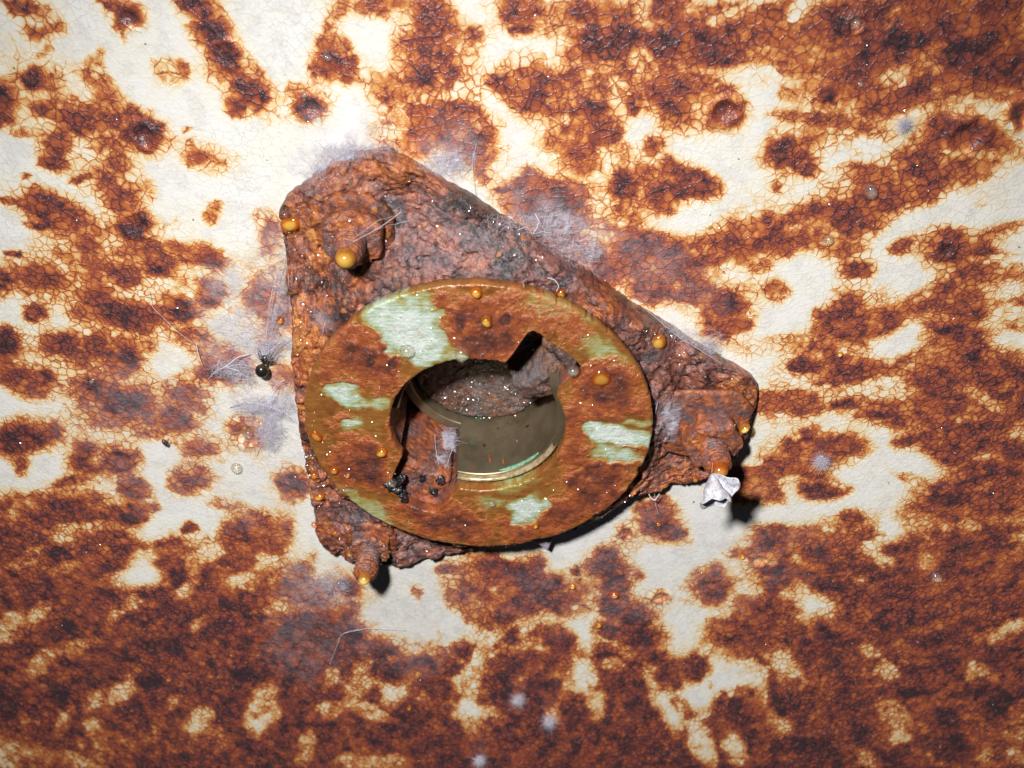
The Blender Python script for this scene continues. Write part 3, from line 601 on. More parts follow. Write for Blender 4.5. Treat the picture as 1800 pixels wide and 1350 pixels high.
def build_plate():
    N = 560; ang = np.linspace(-math.pi, math.pi, N, endpoint=False)
    rb = poly_radius(PLATE_XY, HX, HY, ang)
    rb = rb+.7*(fbm(rb*0+ang*30, ang*0, 1.0, 3, 101)-.5)+.5*(fbm(ang*110, ang*0, 1.0, 2, 103)-.5)
    ts = np.concatenate([np.linspace(0, 1, 120)**.8])
    rows = []; hs = []
    inner = 31.0
    for t in ts:
        R = inner+(rb-.5-inner)*t; rows.append((R, None, t))
    V = []; A = []
    def height(x, y):
        rho = np.hypot(x-DX, y-DY)
        hub = 5.4*sstep(50.0, 41.0, rho)
        lump = 1.0*(fbm(x, y, 7, 4, 111)-.5)+.5*(fbm(x, y, 2.4, 3, 121)-.5)+.25*(fbm(x, y, .9, 2, 131)-.5)
        lay = fbm(x, y, 11, 4, 141); terr = .65*(sstep(.44, .45, lay)+sstep(.51, .518, lay)+sstep(.58, .588, lay))-.9
        ridge = .7*np.exp(-((rho-45.0)/.9)**2)
        pit = -1.1*sstep(.66, .78, fbm(x, y, 3.0, 3, 151))+.8*sstep(.66, .76, fbm(x, y, 3.4, 2, 155))
        return PT-.9+hub+lump+terr+ridge+pit
    for (R, _, t) in rows:
        x = HX+R*np.cos(ang); y = HY+R*np.sin(ang); V.append(np.stack([x, y, height(x, y)], 1))
    for (dr, k) in ((0, .85), (.15, .55), (.1, .2), (-.2, -.02)):   # rounded edge going up to the ceiling
        x = HX+(rb+dr)*np.cos(ang); y = HY+(rb+dr)*np.sin(ang)
        V.append(np.stack([x, y, np.maximum(height(x, y)*k, -.2 if k < 0 else .1)+.25*(fbm(x, y, 1.6, 3, 161)-.5)], 1))
    n = len(V); V = np.vstack(V)
    px, py = proj(V[:, 0], V[:, 1], 4)
    film = np.zeros(len(V))
    film = paint(px, py, [(760,420,120,70,25,.8),(700,380,80,50,20,.55),(850,440,90,45,20,.8),(950,440,90,50,30,.6),(620,340,60,25,0,.6),(560,310,60,30,-30,.4),(640,270,60,16,0,.6),(700,500,70,30,-20,.6),(600,430,30,30,0,.3),(1160,730,40,70,0,.85),(1190,650,60,40,30,.4),(1260,640,70,25,30,.55),(1130,600,60,40,40,.5),
                           (1180,570,80,20,35,.6),(600,900,60,40,20,.45),(560,870,20,60,0,.5),(700,970,80,25,0,.6),(820,960,60,14,0,.5),(530,470,20,60,0,.3),(1140,820,30,30,0,.4)], film, 'max', .9*(fbm(V[:, 0], V[:, 1], 4, 4, 171)-.5), .6)
    warm = paint(px, py, [(560,400,70,80,0,.9),(545,600,40,120,0,1.0),(600,360,50,40,0,.8),(1240,740,80,50,0,.8),(1290,700,50,50,0,.7),(560,850,30,70,0,.6),(640,290,90,20,0,.6),(1150,840,60,25,0,.7),(720,300,80,16,28,.6)], np.zeros(len(V)), 'max', 1.2*(fbm(V[:, 0], V[:, 1], 6, 4, 173)-.5), .7)
    warm = warm-.9*sstep(.5, .66, fbm(V[:, 0], V[:, 1], 9, 4, 175))
    o = mesh_obj('base_plate', V, grid_faces(n, N, True), M_PLATE, fit, {'film': film, 'warm': warm})
    o['label'] = 'heavily rusted triangular base plate with flaking scale'
    return height
plate_h = build_plate()

# keyhole outline in polar form about the fitting axis
KEY_UR = [(20.3,-73.2),(24.1,-70.6),(27.4,-70.1),(29.1,-69.9),(30.3,-68.1),(30.4,-64.6),(29.6,-60.3),(29.4,-51.4),(29.5,-41.7),(29.3,-37.5),(26.4,-35.0),(20.9,-31.3),(20.3,-30.0)]
KEY_LL = [(20.3,102.5),(25.6,107.2),(30.4,109.9),(31.0,117.5),(31.0,124.6),(30.6,130.4),(29.4,137.1),(26.0,141.5),(21.2,149.8),(20.3,151.5)]
def key_radius(ang, grow=0.0):
    r = np.full_like(ang, 20.3+grow)
    for K in (KEY_UR, KEY_LL):
        P = [(0.0, 0.0)]+[((q+grow)*math.cos(math.radians(w)), (q+grow)*math.sin(math.radians(w))) for q, w in K]
        a0, a1 = math.radians(K[0][1]), math.radians(K[-1][1])
        i = (ang >= a0) & (ang <= a1)
        if i.any(): r[i] = np.maximum(r[i], poly_radius(P[1:]+[(0.01, 0.01)], 0, 0, ang[i]))
    return r
def build_disc():
    N = 1080; ang = np.linspace(-math.pi, math.pi, N, endpoint=False)
    ri = key_radius(ang); ri = np.convolve(np.r_[ri[-2:], ri, ri[:2]], np.ones(5)/5, 'valid')
    ri = ri+.35*(fbm(ang*40, ang*0, 1.0, 4, 201)-.5)
    ox = DX-HX; oy = DY-HY            # outer circle about the disc's own centre, seen from the fitting axis
    b = ox*np.cos(ang)+oy*np.sin(ang); ro = b+np.sqrt(b*b-(ox*ox+oy*oy)+DR*DR)
    ro = ro+.35*(fbm(ang*26, ang*0, 1.0, 4, 203)-.5)-.5*sstep(.72, .85, fbm(ang*20, ang*0, 1.0, 2, 205))
    top, bot = 12.5, 9.6
    def hgt(x, y): 
        return top+.28*(fbm(x, y, 6, 4, 211)-.5)+.12*(fbm(x, y, 1.2, 3, 221)-.5)
    V = []
    def ring(R, h=None, rel=0.0):
        x = HX+R*np.cos(ang); y = HY+R*np.sin(ang)
        V.append(np.stack([x, y, (hgt(x, y)+rel) if h is None else np.full(N, h)], 1))
    ring(ri+.05, bot); ring(ri, bot+.1); ring(ri, top-.9); ring(ri+.03, None, -.35); ring(ri+.18, None, -.1); ring(ri+.45, None, 0)
    for t in np.linspace(.02, .98, 64): ring(ri+.45+(ro-.5-ri-.45)*t)
    ring(ro-.45, None, .02); ring(ro-.15, None, -.10); ring(ro, None, -.4); ring(ro, bot+.3); ring(ro-.3, bot)
    n = len(V); V = np.vstack(V)
    # rust crust stands slightly proud
    px, py = proj(V[:, 0], V[:, 1], 12.5)
    j = .9*(fbm(V[:, 0], V[:, 1], 4, 3, 231, .55)-.5)
    wx = 26*(fbm(V[:, 0], V[:, 1], 7, 3, 241)-.5); wy = 26*(fbm(V[:, 0], V[:, 1], 7, 3, 251)-.5)
    rust = paint(px+wx, py+wy, [(q[0], q[1], q[2]*.92, q[3]*.92, q[4], q[5]) for q in DISC_RUST], np.zeros(len(V)), 'max', j*1.2, .72)
    green = paint(px+wx, py+wy, DISC_GREEN, np.zeros(len(V)), 'max', j*1.3, .55)*(1-sstep(.55, .85, rust))
    rust = rust*(1-.85*sstep(.25, .6, green))
    up_ = V[:, 2] > top-.25
    V[:, 2] += up_*(.30*sstep(.15, .75, rust)+.70*(fbm(V[:, 0], V[:, 1], 2.6, 3, 261)-.5)*sstep(.2, .8, rust)+.12*(fbm(V[:, 0], V[:, 1], 1.1, 2, 265)-.5)*sstep(.4, .8, green))
    F = grid_faces(n, N, True)
    o = mesh_obj('face_ring', V, F, M_DISC, fit, {'rust': rust, 'green': green})
    o['label'] = 'round tarnished brass ring with rust and pale green patches'
    # hub behind it, same keyhole a little wider
    N = 400; ang = np.linspace(-math.pi, math.pi, N, endpoint=False); rk = key_radius(ang, .9); W = []
    for R, h in ((np.full(N, 37.5), -2), (np.full(N, 37.5), 8.9), (rk+.2, 8.9), (rk, 8.6), (rk, 4), (rk, -1), (rk+.3, -6), (rk+.6, -14)):
        W.append(np.stack([HX+R*np.cos(ang), HY+R*np.sin(ang), np.full(N, float(h))], 1))
    n = len(W); W = np.vstack(W); W[:, :2] += .25*(fbm(W[:, 0]*3, W[:, 2]*3+W[:, 1], 2, 2, 271)-.5)[:, None]
    h = mesh_obj('hub', W, grid_faces(n, N, True), M_LUG, fit)
    # housing behind the ceiling
    N = 96; ang = np.linspace(-math.pi, math.pi, N, endpoint=False); W = []
    for R, hh in ((36.8, -1.5), (36.8, -34), (30, -36), (2, -36.5)):
        W.append(np.stack([HX+R*np.cos(ang), HY+R*np.sin(ang), np.full(N, float(hh))], 1))
    n = len(W); mesh_obj('housing', np.vstack(W), grid_faces(n, N, True), M_DARK, fit)
build_disc()

def build_tube():
    N = 480; ang = np.linspace(-math.pi, math.pi, N, endpoint=False); deg = np.degrees(ang)
    ri, ro = 18.6, 21.0
    front = np.full(N, 8.4)
    win = sstep(106.0, 107.2, deg)*sstep(186, 184, deg)+sstep(-176.5, -175.5, deg)*0
    win = np.maximum(win, sstep(-999, -998, deg)*sstep(-174.0, -175.0, deg))
    front = front*(1-win)+(-9.2)*win
    win2 = sstep(-76, -75, deg)*sstep(-28.5, -29.5, deg)
    front = front*(1-win2)+(-16.0)*win2
    V = []
    def ring(R, h):
        V.append(np.stack([HX+R*np.cos(ang), HY+R*np.sin(ang), h], 1))
    ring(np.full(N, ro), np.full(N, -30.0)); ring(np.full(N, ro), front-.2); ring(np.full(N, ro-.2), front); ring(np.full(N, ri+.2), front); ring(np.full(N, ri), front-.2)
    for k in np.linspace(.1, 1, 8): ring(np.full(N, ri), (front-.2)*(1-k)+(-30)*k)
    n = len(V); o = mesh_obj('tube', np.vstack(V), grid_faces(n, N, True), M_BRASS, fit, smooth=False)
    o['label'] = 'dull brass sleeve inside the opening'
    # paler brass lip under the ring at the bottom of the bore
    a = np.radians(np.linspace(22, 105, 80)); V = []
    for R, h in ((20.25, 8.3), (20.2, 9.4), (19.7, 9.9), (19.2, 9.5), (19.1, 8.45)):
        V.append(np.stack([HX+R*np.cos(a), HY+R*np.sin(a), h+.15*(fbm(a*60, a*0, 1.0, 2, 281)-.5)], 1))
    t = NT('pale_brass_lip'); nz = t.noise(2, 4, .6).outputs[0]; t.p.inputs['Metallic'].default_value = .35
    mat = t.done(t.mix(t.mr(nz, .35, .65), (.30, .22, .10), (.55, .46, .28)), .3, t.bump(nz, .12, .6))
    mesh_obj('bore_lip', np.vstack(V), grid_faces(5, 80), mat, fit)
    t = NT('green_verdigris'); nz = t.noise(1, 4, .6).outputs[0]
    mg = t.done(t.mix(t.mr(nz, .35, .65), (.10, .30, .16), (.22, .45, .30)), .5, t.bump(nz, .1, .6))
    a = np.radians(np.linspace(38, 74, 40)); V = []
    for R, h in ((18.75, 8.2), (18.42, 8.0), (18.38, 7.2), (18.75, 6.8)):
        w = np.sin(np.linspace(0, math.pi, 40))**.5
        V.append(np.stack([HX+R*np.cos(a), HY+R*np.sin(a), 7.6+(h-7.6)*w*(.6+.9*fbm(a*40, a*0, 1., 2, 285))], 1))
    mesh_obj('verdigris_streak', np.vstack(V), grid_faces(4, 40), mg, fit)
build_tube()

def rough_block(name, outline, h0, h1, mat, parent, seed, amp=.5, taper=.0, ringsn=14, slope=None, wl=2.2):
    """an outline (mm, about the axis) swept from h0 (deep) to h1 (front), front domed, surface pitted"""
    P = np.asarray(outline, float); c = P.mean(0)
    # resample outline
    Q = np.vstack([P, P[:1]]); L = np.r_[0, np.cumsum(np.hypot(*np.diff(Q, axis=0).T))]; N = 120
    s = np.linspace(0, L[-1], N, endpoint=False); bx = np.interp(s, L, Q[:, 0]); by = np.interp(s, L, Q[:, 1])
    for _ in range(3): bx = (np.roll(bx, 1)+bx+np.roll(bx, -1))/3; by = (np.roll(by, 1)+by+np.roll(by, -1))/3
    V = []
    for k in np.linspace(0, 1, ringsn):
        f = 1-taper*k
        V.append(np.stack([c[0]+(bx-c[0])*f, c[1]+(by-c[1])*f, np.full(N, h0+(h1-h0)*k)], 1))
    for k in np.linspace(.04, 1, 24):
        f = (1-taper)*(1-k); V.append(np.stack([c[0]+(bx-c[0])*f, c[1]+(by-c[1])*f, np.full(N, h1+.6*math.sin(min(1, k*3)*math.pi/2))], 1))
    n = len(V); V = np.vstack(V)
    if slope: V[:, 2] += slope(V[:, 0], V[:, 1])*(V[:, 2] > h0+.5)
    nx = amp*(fbm(V[:, 0]+V[:, 2]*.7, V[:, 1]-V[:, 2]*.6, wl, 4, seed)-.5)*2
    ny = amp*(fbm(V[:, 0]-V[:, 2]*.5, V[:, 1]+V[:, 2]*.8, wl, 4, seed+5)-.5)*2
    nz = amp*(fbm(V[:, 0], V[:, 1], wl, 4, seed+9)-.5)*2
    V = V+np.stack([nx, ny, nz], 1); V[:, 0] += HX; V[:, 1] += HY
    return mesh_obj(name, V, grid_faces(n, N, True), mat, parent)
def polar(L): return [(q*math.cos(math.radians(w)), q*math.sin(math.radians(w))) for q, w in L]
pl = rough_block('plug', polar([(18.3, w) for w in range(0, 360, 6)]), -24, -12.2, M_DARK, fit, 301, .8, wl=1.7)
pl['label'] = 'dark pitted rust plug deep inside the sleeve'
tb = rough_block('key_tab', polar([(12, -80), (26, -69.5), (28.6, -60), (28.6, -46), (26.5, -37), (19.2, -24), (17.6, -8), (11, 0)]), -20, -3.5, M_DARK, fit, 321, .7, .05, slope=lambda x, y: 6.0*sstep(-52, -28, np.degrees(np.arctan2(y, x))), wl=1.9)
tb['label'] = 'dark rusty tab reaching into the upper slot'
lg = rough_block('lug', polar([(23.2, 107), (32, 106), (33, 120), (32.5, 138), (24.5, 143), (22.8, 128)]), -14, 6.6, M_LUG, fit, 341, .6, .04)
lg['label'] = 'orange rusty lug filling the lower slot'
# crust hanging along the upper slot
def crust():
    P = [unproj(a, b, h) for a, b, h in ((952,596,11.5),(968,606,11.6),(985,618,11.8),(997,632,11.8),(1008,646,11.6))]
    pts = np.array([(float(p[0]), float(p[1]), h) for p, h in zip(P, (11.4, 11.7, 11.8, 11.8, 11.3))])
    t = np.linspace(0, 4, 26); C = np.stack([np.interp(t, range(5), pts[:, k]) for k in range(3)], 1)
    V, F = tube(C, np.interp(t, [0, .3, 1, 2.4, 3.6, 4], [.25, .9, 1.35, 1.2, 1.5, .6]), 18)
    V = V+np.stack([.5*(fbm(V[:, 0], V[:, 1]+V[:, 2], 1.3, 3, s)-.5)*2 for s in (351, 355, 359)], 1)
    o = mesh_obj('crust', V, F, M_DARK, fit); o['label'] = 'dark bumpy crust along the upper slot edge'
crust()
def scab(name, poly_px, h, thick, mat, seed, label):
    P = np.array([[float(c) for c in unproj(a, b, h)] for a, b in poly_px]); c = P.mean(0); n = len(P)
    N = 40; Q = np.vstack([P, P[:1]]); L = np.r_[0, np.cumsum(np.hypot(*np.diff(Q, axis=0).T))]; s = np.linspace(0, L[-1], N, endpoint=False)
    bx = np.interp(s, L, Q[:, 0]); by = np.interp(s, L, Q[:, 1]); V = []
    for f, hh in ((.05, -.2), (.98, -.2), (1.0, .2), (.97, .8), (.9, 1.0), (.6, 1.0), (.3, 1.0), (.02, 1.0)):
        V.append(np.stack([c[0]+(bx-c[0])*f, c[1]+(by-c[1])*f, np.full(N, h-thick+thick*hh)], 1))
    k = len(V); V = np.vstack(V); V[:, 2] += .3*(fbm(V[:, 0], V[:, 1], 2, 3, seed)-.5)*(thick > .6)
    o = mesh_obj(name, V, grid_faces(k, N, True), mat, fit); o['label'] = label
def clump(pts, seed, label):
    parts = []
    for a, b, h, r in pts:
        x, y = unproj(a, b, h); parts.append(ell(float(x), float(y), h, r*1.1, r, r*.9, 18, 12))
    V, F = join(parts); V = V+np.stack([1.5*(fbm(V[:, 0]+V[:, 2]*.6, V[:, 1]-V[:, 2]*.4, 1.5, 4, k, .65) -.5)*2 for k in (seed, seed+4, seed+8)], 1)
    t = NT('black_wet_debris'); nz = t.noise(.8, 4, .6).outputs[0]
    mat = t.done(t.mix(t.mr(nz, .4, .7), (.010, .010, .013), (.055, .04, .04)), .2, t.bump(nz, .25, .8), .6)
    o = mesh_obj('debris', V, F, mat, fit); o['label'] = label
def ell(cx, cy, ch, rx, ry, rh, nu=20, nv=12, hmin=None, pinch=0.0):
    """closed ellipsoid, optionally cut flat at hmin; pinch draws the top in like a hanging drop"""
    V = []
    for i in range(nv+1):
        w = math.pi*i/nv; hh = -math.cos(w); rr = math.sin(w)
        if hh < 0: rr *= 1-pinch*hh*hh
        for k in range(nu):
            a = 2*math.pi*k/nu; V.append((cx+rx*rr*math.cos(a), cy+ry*rr*math.sin(a), ch+rh*hh))
    V = np.array(V)
    if hmin is not None: V[:, 2] = np.maximum(V[:, 2], hmin)
    return V, [tuple(f) for f in grid_faces(nv+1, nu, True)]
clump([(684,852,12.0,1.3),(692,848,11.8,1.2),(698,858,11.8,1.3),(703,842,10.5,1.0),(704,868,12.0,1.1),(710,876,12.0,.9)], 381, 'black wet debris at the left of the lower slot')
clump([(762,862,7.6,1.0),(742,838,7.0,1.1),(772,846,7.2,.9)], 391, 'dark crust on the lug')
for a_, h_, l_ in ((82, 3.0, 2.0), (71, 4.6, 1.2), (95, 6.0, .8), (60, -2.0, .9)):
    a_ = math.radians(a_); V, F = ell(HX+18.55*math.cos(a_), HY+18.55*math.sin(a_), h_, .32, .2, l_, 12, 10); V[:, 0] += .12*(V[:, 2]-h_)
    o = mesh_obj('rust_sliver', V, F, M_LUG, fit); o['label'] = 'dark rust sliver on the sleeve wall'
M_LAV = m_plain('lavender_grey_scale', (.30, .25, .31), (.50, .43, .50), 2.0, .5, .15)
scab('loose_flake', [(930,944),(958,936),(978,930),(972,948),(963,968),(950,960)], 5.0, .5, M_LAV, 371, 'small lavender grey flake poking out below the ring')
scab('scale_sheet', [(1152,690),(1215,690),(1300,690),(1326,720),(1316,752),(1298,786),(1280,815),(1240,812),(1170,796),(1150,770)], 5.6, 1.2, M_LUG, 375, 'thick lifted rust scale under the right nut')

# bolts: stud > nut
def bolt(tip_px, tip_h, label, seed, nut_r=6.0, nut_h=(3.2, 9.2), rot=0.2, stud_r=2.9):
    x, y = (float(c) for c in unproj(*tip_px, tip_h))
    V = []; N = 40; hs = np.linspace(2.5, tip_h-.6, 90); a = np.linspace(0, 2*math.pi, N, endpoint=False)
    for h in hs:
        R = stud_r+.22*np.sin(2*math.pi*h/1.0+a)*(1 if h > 9 else 0)
        V.append(np.stack([x+R*np.cos(a), y+R*np.sin(a), np.full(N, h)], 1))
    for R, h in ((stud_r*.85, tip_h-.2), (stud_r*.5, tip_h), (.05, tip_h+.1)):
        V.append(np.stack([x+R*np.cos(a), y+R*np.sin(a), np.full(N, h)], 1))
    n = len(V); V = np.vstack(V); dd = .9*(fbm(V[:, 0]*1.0+V[:, 2], V[:, 1]-V[:, 2]*.7, 1.8, 4, seed)-.5)
    V[:, 0] += dd; V[:, 1] += dd
    st = mesh_obj('stud', V, grid_faces(n, N, True), M_LUG, fit); st['label'] = label
    # nut: hexagon, corners worn and swollen by rust
    N = 96; a = np.linspace(0, 2*math.pi, N, endpoint=False)
    hexr = nut_r*math.cos(math.pi/6)/np.cos(((a-rot+math.pi/6) % (math.pi/3))-math.pi/6)
    hexr = np.minimum(hexr, nut_r*.965)
    V = []; h0, h1 = nut_h
    for f, h in ((1.02, h0-1.0), (1.04, h0), (1.0, h0+.6), (1.0, (h0+h1)/2), (1.0, h1-.7), (.95, h1-.15), (.86, h1), (.7, h1+.1), (.52, h1+.25), (.44, h1+.4), (.40, h1-.3)):
        V.append(np.stack([x+f*hexr*np.cos(a), y+f*hexr*np.sin(a), np.full(N, h)], 1))
    # densify
    D = []
    for i in range(len(V)-1):
        for k in np.linspace(0, 1, 5, endpoint=False): D.append(V[i]*(1-k)+V[i+1]*k)
    D.append(V[-1]); n = len(D); V = np.vstack(D)
    g = [1.5*(fbm(V[:, 0]+V[:, 2]*.4*s, V[:, 1]+V[:, 2]*.7, 2.6, 4, seed+20+7*s)-.5) for s in (0, 1, 2)]
    V = V+np.stack(g, 1); V[:, :] -= 0
    V = (V.reshape(n, N, 3)); V = V.reshape(-1, 3)
    # nut and washer hang under the stud object (stud sits at the flange origin)
    o = mesh_obj('nut', V, grid_faces(n, N, True), M_NUT); o.parent = st
    o.data.transform(Matrix.Translation(-Vector(fit.location)))
    V = []; N2 = 72; a = np.linspace(0, 2*math.pi, N2, endpoint=False); rw = nut_r*1.22+1.6*(fbm(a*6, a*0, 1., 3, seed+40)-.5)
    for f, h in ((1.0, 2.6), (1.0, 4.1), (.97, 4.6), (.8, 4.75), (.5, 4.8)):
        V.append(np.stack([x+f*rw*np.cos(a), y+f*rw*np.sin(a), h+.5*(fbm(x+f*rw*np.cos(a), y+f*rw*np.sin(a), 2.5, 3, seed+44)-.5)], 1))
    w = mesh_obj('washer', np.vstack(V), grid_faces(5, N2, True), M_PLATE); w.parent = st; w.data.transform(Matrix.Translation(-Vector(fit.location)))
    return x, y
B1 = bolt((608,452), 15.5, 'threaded stud near the top corner of the plate', 401, 6.8, (3.2, 9.0), .05)
B2 = bolt((641,1014), 16.5, 'threaded stud at the lower left corner of the plate', 441, 5.8, (3.0, 8.4), .1)
B3 = bolt((1262,822), 17.0, 'thick threaded stud at the right corner of the plate', 481, 7.6, (3.4, 10.0), .5, 3.1)
# ------------------------------------------------------------------ water drops
def surf_h(where, x, y):
    if where == 'ring': return 12.75
    if where == 'plate': return float(plate_h(np.array([x]), np.array([y]))[0])
    if where == 'scale': return 5.6
    return .25
WET = []
def add_drop(px, py, r_px, where, mat, label, flat=1.0, h=None, wide=1.0):
    h0 = surf_h(where, *[float(c) for c in unproj(px, py, 4)]) if h is None else h
    for _ in range(2):
        x, y = (float(c) for c in unproj(px, py, h0+.3))
        if h is None: h0 = surf_h(where, x, y)
    r = .86*r_px/float(mm_px(x, y, h0))
    k = random.uniform(.9, 1.15)
    V, F = ell(x, y, h0+.08*r*flat, r*wide*k, r/k, r*flat*.95, 24, 14, hmin=h0-.12*r, pinch=-.05)
    V[:, 0] += .12*r*np.sin(V[:, 1]/r*2.1+px); V[:, 1] += .12*r*np.sin(V[:, 0]/r*1.7+py)
    o = mesh_obj('water_drop', V, F, mat); fix_normals(o)
    return tag(o, label, 'water drop', 'water drops')
def tip_drop(xy, h, r, ln, mat, label, dx=0, dy=0):
    x, y = xy
    V, F = ell(x+dx, y+dy, h, r, r, ln, 28, 18, pinch=.25)
    o = mesh_obj('water_drop', V, F, mat); fix_normals(o); return tag(o, label, 'water drop', 'water drops')
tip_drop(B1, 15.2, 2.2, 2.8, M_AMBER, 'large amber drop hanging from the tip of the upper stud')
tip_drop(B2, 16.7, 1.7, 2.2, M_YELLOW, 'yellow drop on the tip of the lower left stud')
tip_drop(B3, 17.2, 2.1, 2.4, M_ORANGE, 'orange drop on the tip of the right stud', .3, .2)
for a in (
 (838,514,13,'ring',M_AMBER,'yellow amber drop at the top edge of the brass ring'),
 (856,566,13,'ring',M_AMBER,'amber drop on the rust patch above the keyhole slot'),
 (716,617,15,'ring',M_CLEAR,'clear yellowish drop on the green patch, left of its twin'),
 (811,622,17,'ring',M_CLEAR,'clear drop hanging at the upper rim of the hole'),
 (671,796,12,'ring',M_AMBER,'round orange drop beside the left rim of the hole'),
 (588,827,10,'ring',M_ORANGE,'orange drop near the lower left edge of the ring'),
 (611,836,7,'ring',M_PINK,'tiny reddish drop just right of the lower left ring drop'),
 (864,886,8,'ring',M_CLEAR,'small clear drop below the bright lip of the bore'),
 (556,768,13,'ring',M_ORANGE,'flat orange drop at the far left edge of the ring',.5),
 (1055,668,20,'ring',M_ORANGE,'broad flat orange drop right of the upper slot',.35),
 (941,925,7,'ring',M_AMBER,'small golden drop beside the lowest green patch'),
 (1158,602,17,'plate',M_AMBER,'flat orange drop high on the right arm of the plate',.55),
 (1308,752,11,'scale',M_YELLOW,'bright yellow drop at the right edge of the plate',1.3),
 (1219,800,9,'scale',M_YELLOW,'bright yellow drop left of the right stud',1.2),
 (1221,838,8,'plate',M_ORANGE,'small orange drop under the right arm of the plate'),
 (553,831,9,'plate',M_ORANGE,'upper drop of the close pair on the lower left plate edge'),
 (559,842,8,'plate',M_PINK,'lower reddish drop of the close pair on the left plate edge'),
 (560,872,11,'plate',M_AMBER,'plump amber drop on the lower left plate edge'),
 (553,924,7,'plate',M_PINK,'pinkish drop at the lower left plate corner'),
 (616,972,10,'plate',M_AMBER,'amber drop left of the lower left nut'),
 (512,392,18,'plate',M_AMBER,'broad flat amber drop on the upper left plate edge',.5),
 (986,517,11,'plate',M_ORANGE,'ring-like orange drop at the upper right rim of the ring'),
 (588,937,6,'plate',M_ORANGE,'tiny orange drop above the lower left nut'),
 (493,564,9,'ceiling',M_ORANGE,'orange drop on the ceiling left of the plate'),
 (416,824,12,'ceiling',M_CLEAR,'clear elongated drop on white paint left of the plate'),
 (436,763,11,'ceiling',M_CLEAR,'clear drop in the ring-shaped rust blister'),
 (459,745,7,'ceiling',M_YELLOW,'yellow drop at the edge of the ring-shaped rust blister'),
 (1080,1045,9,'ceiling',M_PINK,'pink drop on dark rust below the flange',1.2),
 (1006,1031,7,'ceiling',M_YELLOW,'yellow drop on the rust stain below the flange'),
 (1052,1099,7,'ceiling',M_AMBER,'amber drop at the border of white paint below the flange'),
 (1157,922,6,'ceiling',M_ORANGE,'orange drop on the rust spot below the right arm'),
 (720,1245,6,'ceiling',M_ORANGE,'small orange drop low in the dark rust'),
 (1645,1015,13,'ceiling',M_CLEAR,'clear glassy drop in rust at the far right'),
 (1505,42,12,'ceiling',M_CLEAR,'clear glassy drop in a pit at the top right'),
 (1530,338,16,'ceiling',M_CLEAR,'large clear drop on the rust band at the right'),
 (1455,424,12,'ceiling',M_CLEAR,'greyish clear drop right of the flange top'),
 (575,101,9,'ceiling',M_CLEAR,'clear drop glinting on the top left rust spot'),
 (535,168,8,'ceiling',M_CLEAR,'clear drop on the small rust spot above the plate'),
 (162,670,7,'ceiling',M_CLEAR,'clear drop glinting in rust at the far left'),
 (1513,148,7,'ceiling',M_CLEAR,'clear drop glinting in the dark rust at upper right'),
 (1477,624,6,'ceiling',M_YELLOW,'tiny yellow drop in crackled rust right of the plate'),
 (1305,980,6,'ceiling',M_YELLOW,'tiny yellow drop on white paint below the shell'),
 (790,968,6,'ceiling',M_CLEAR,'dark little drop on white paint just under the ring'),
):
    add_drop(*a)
add_drop(688, 850, 9, 'ring', M_CLEAR, 'clear drop on the black debris at the left of the lower slot', 1.0, 13.2)
# drop at the end of the slot crust
_x, _y = (float(c) for c in unproj(1007, 650, 12.5))
V, F = ell(_x, _y, 12.6, 1.35, 1.35, 1.6, 24, 14, pinch=.2); o = mesh_obj('water_drop', V, F, M_CLEAR); fix_normals(o)
tag(o, 'clear drop at the end of the dark crust in the upper slot', 'water drop', 'water drops')

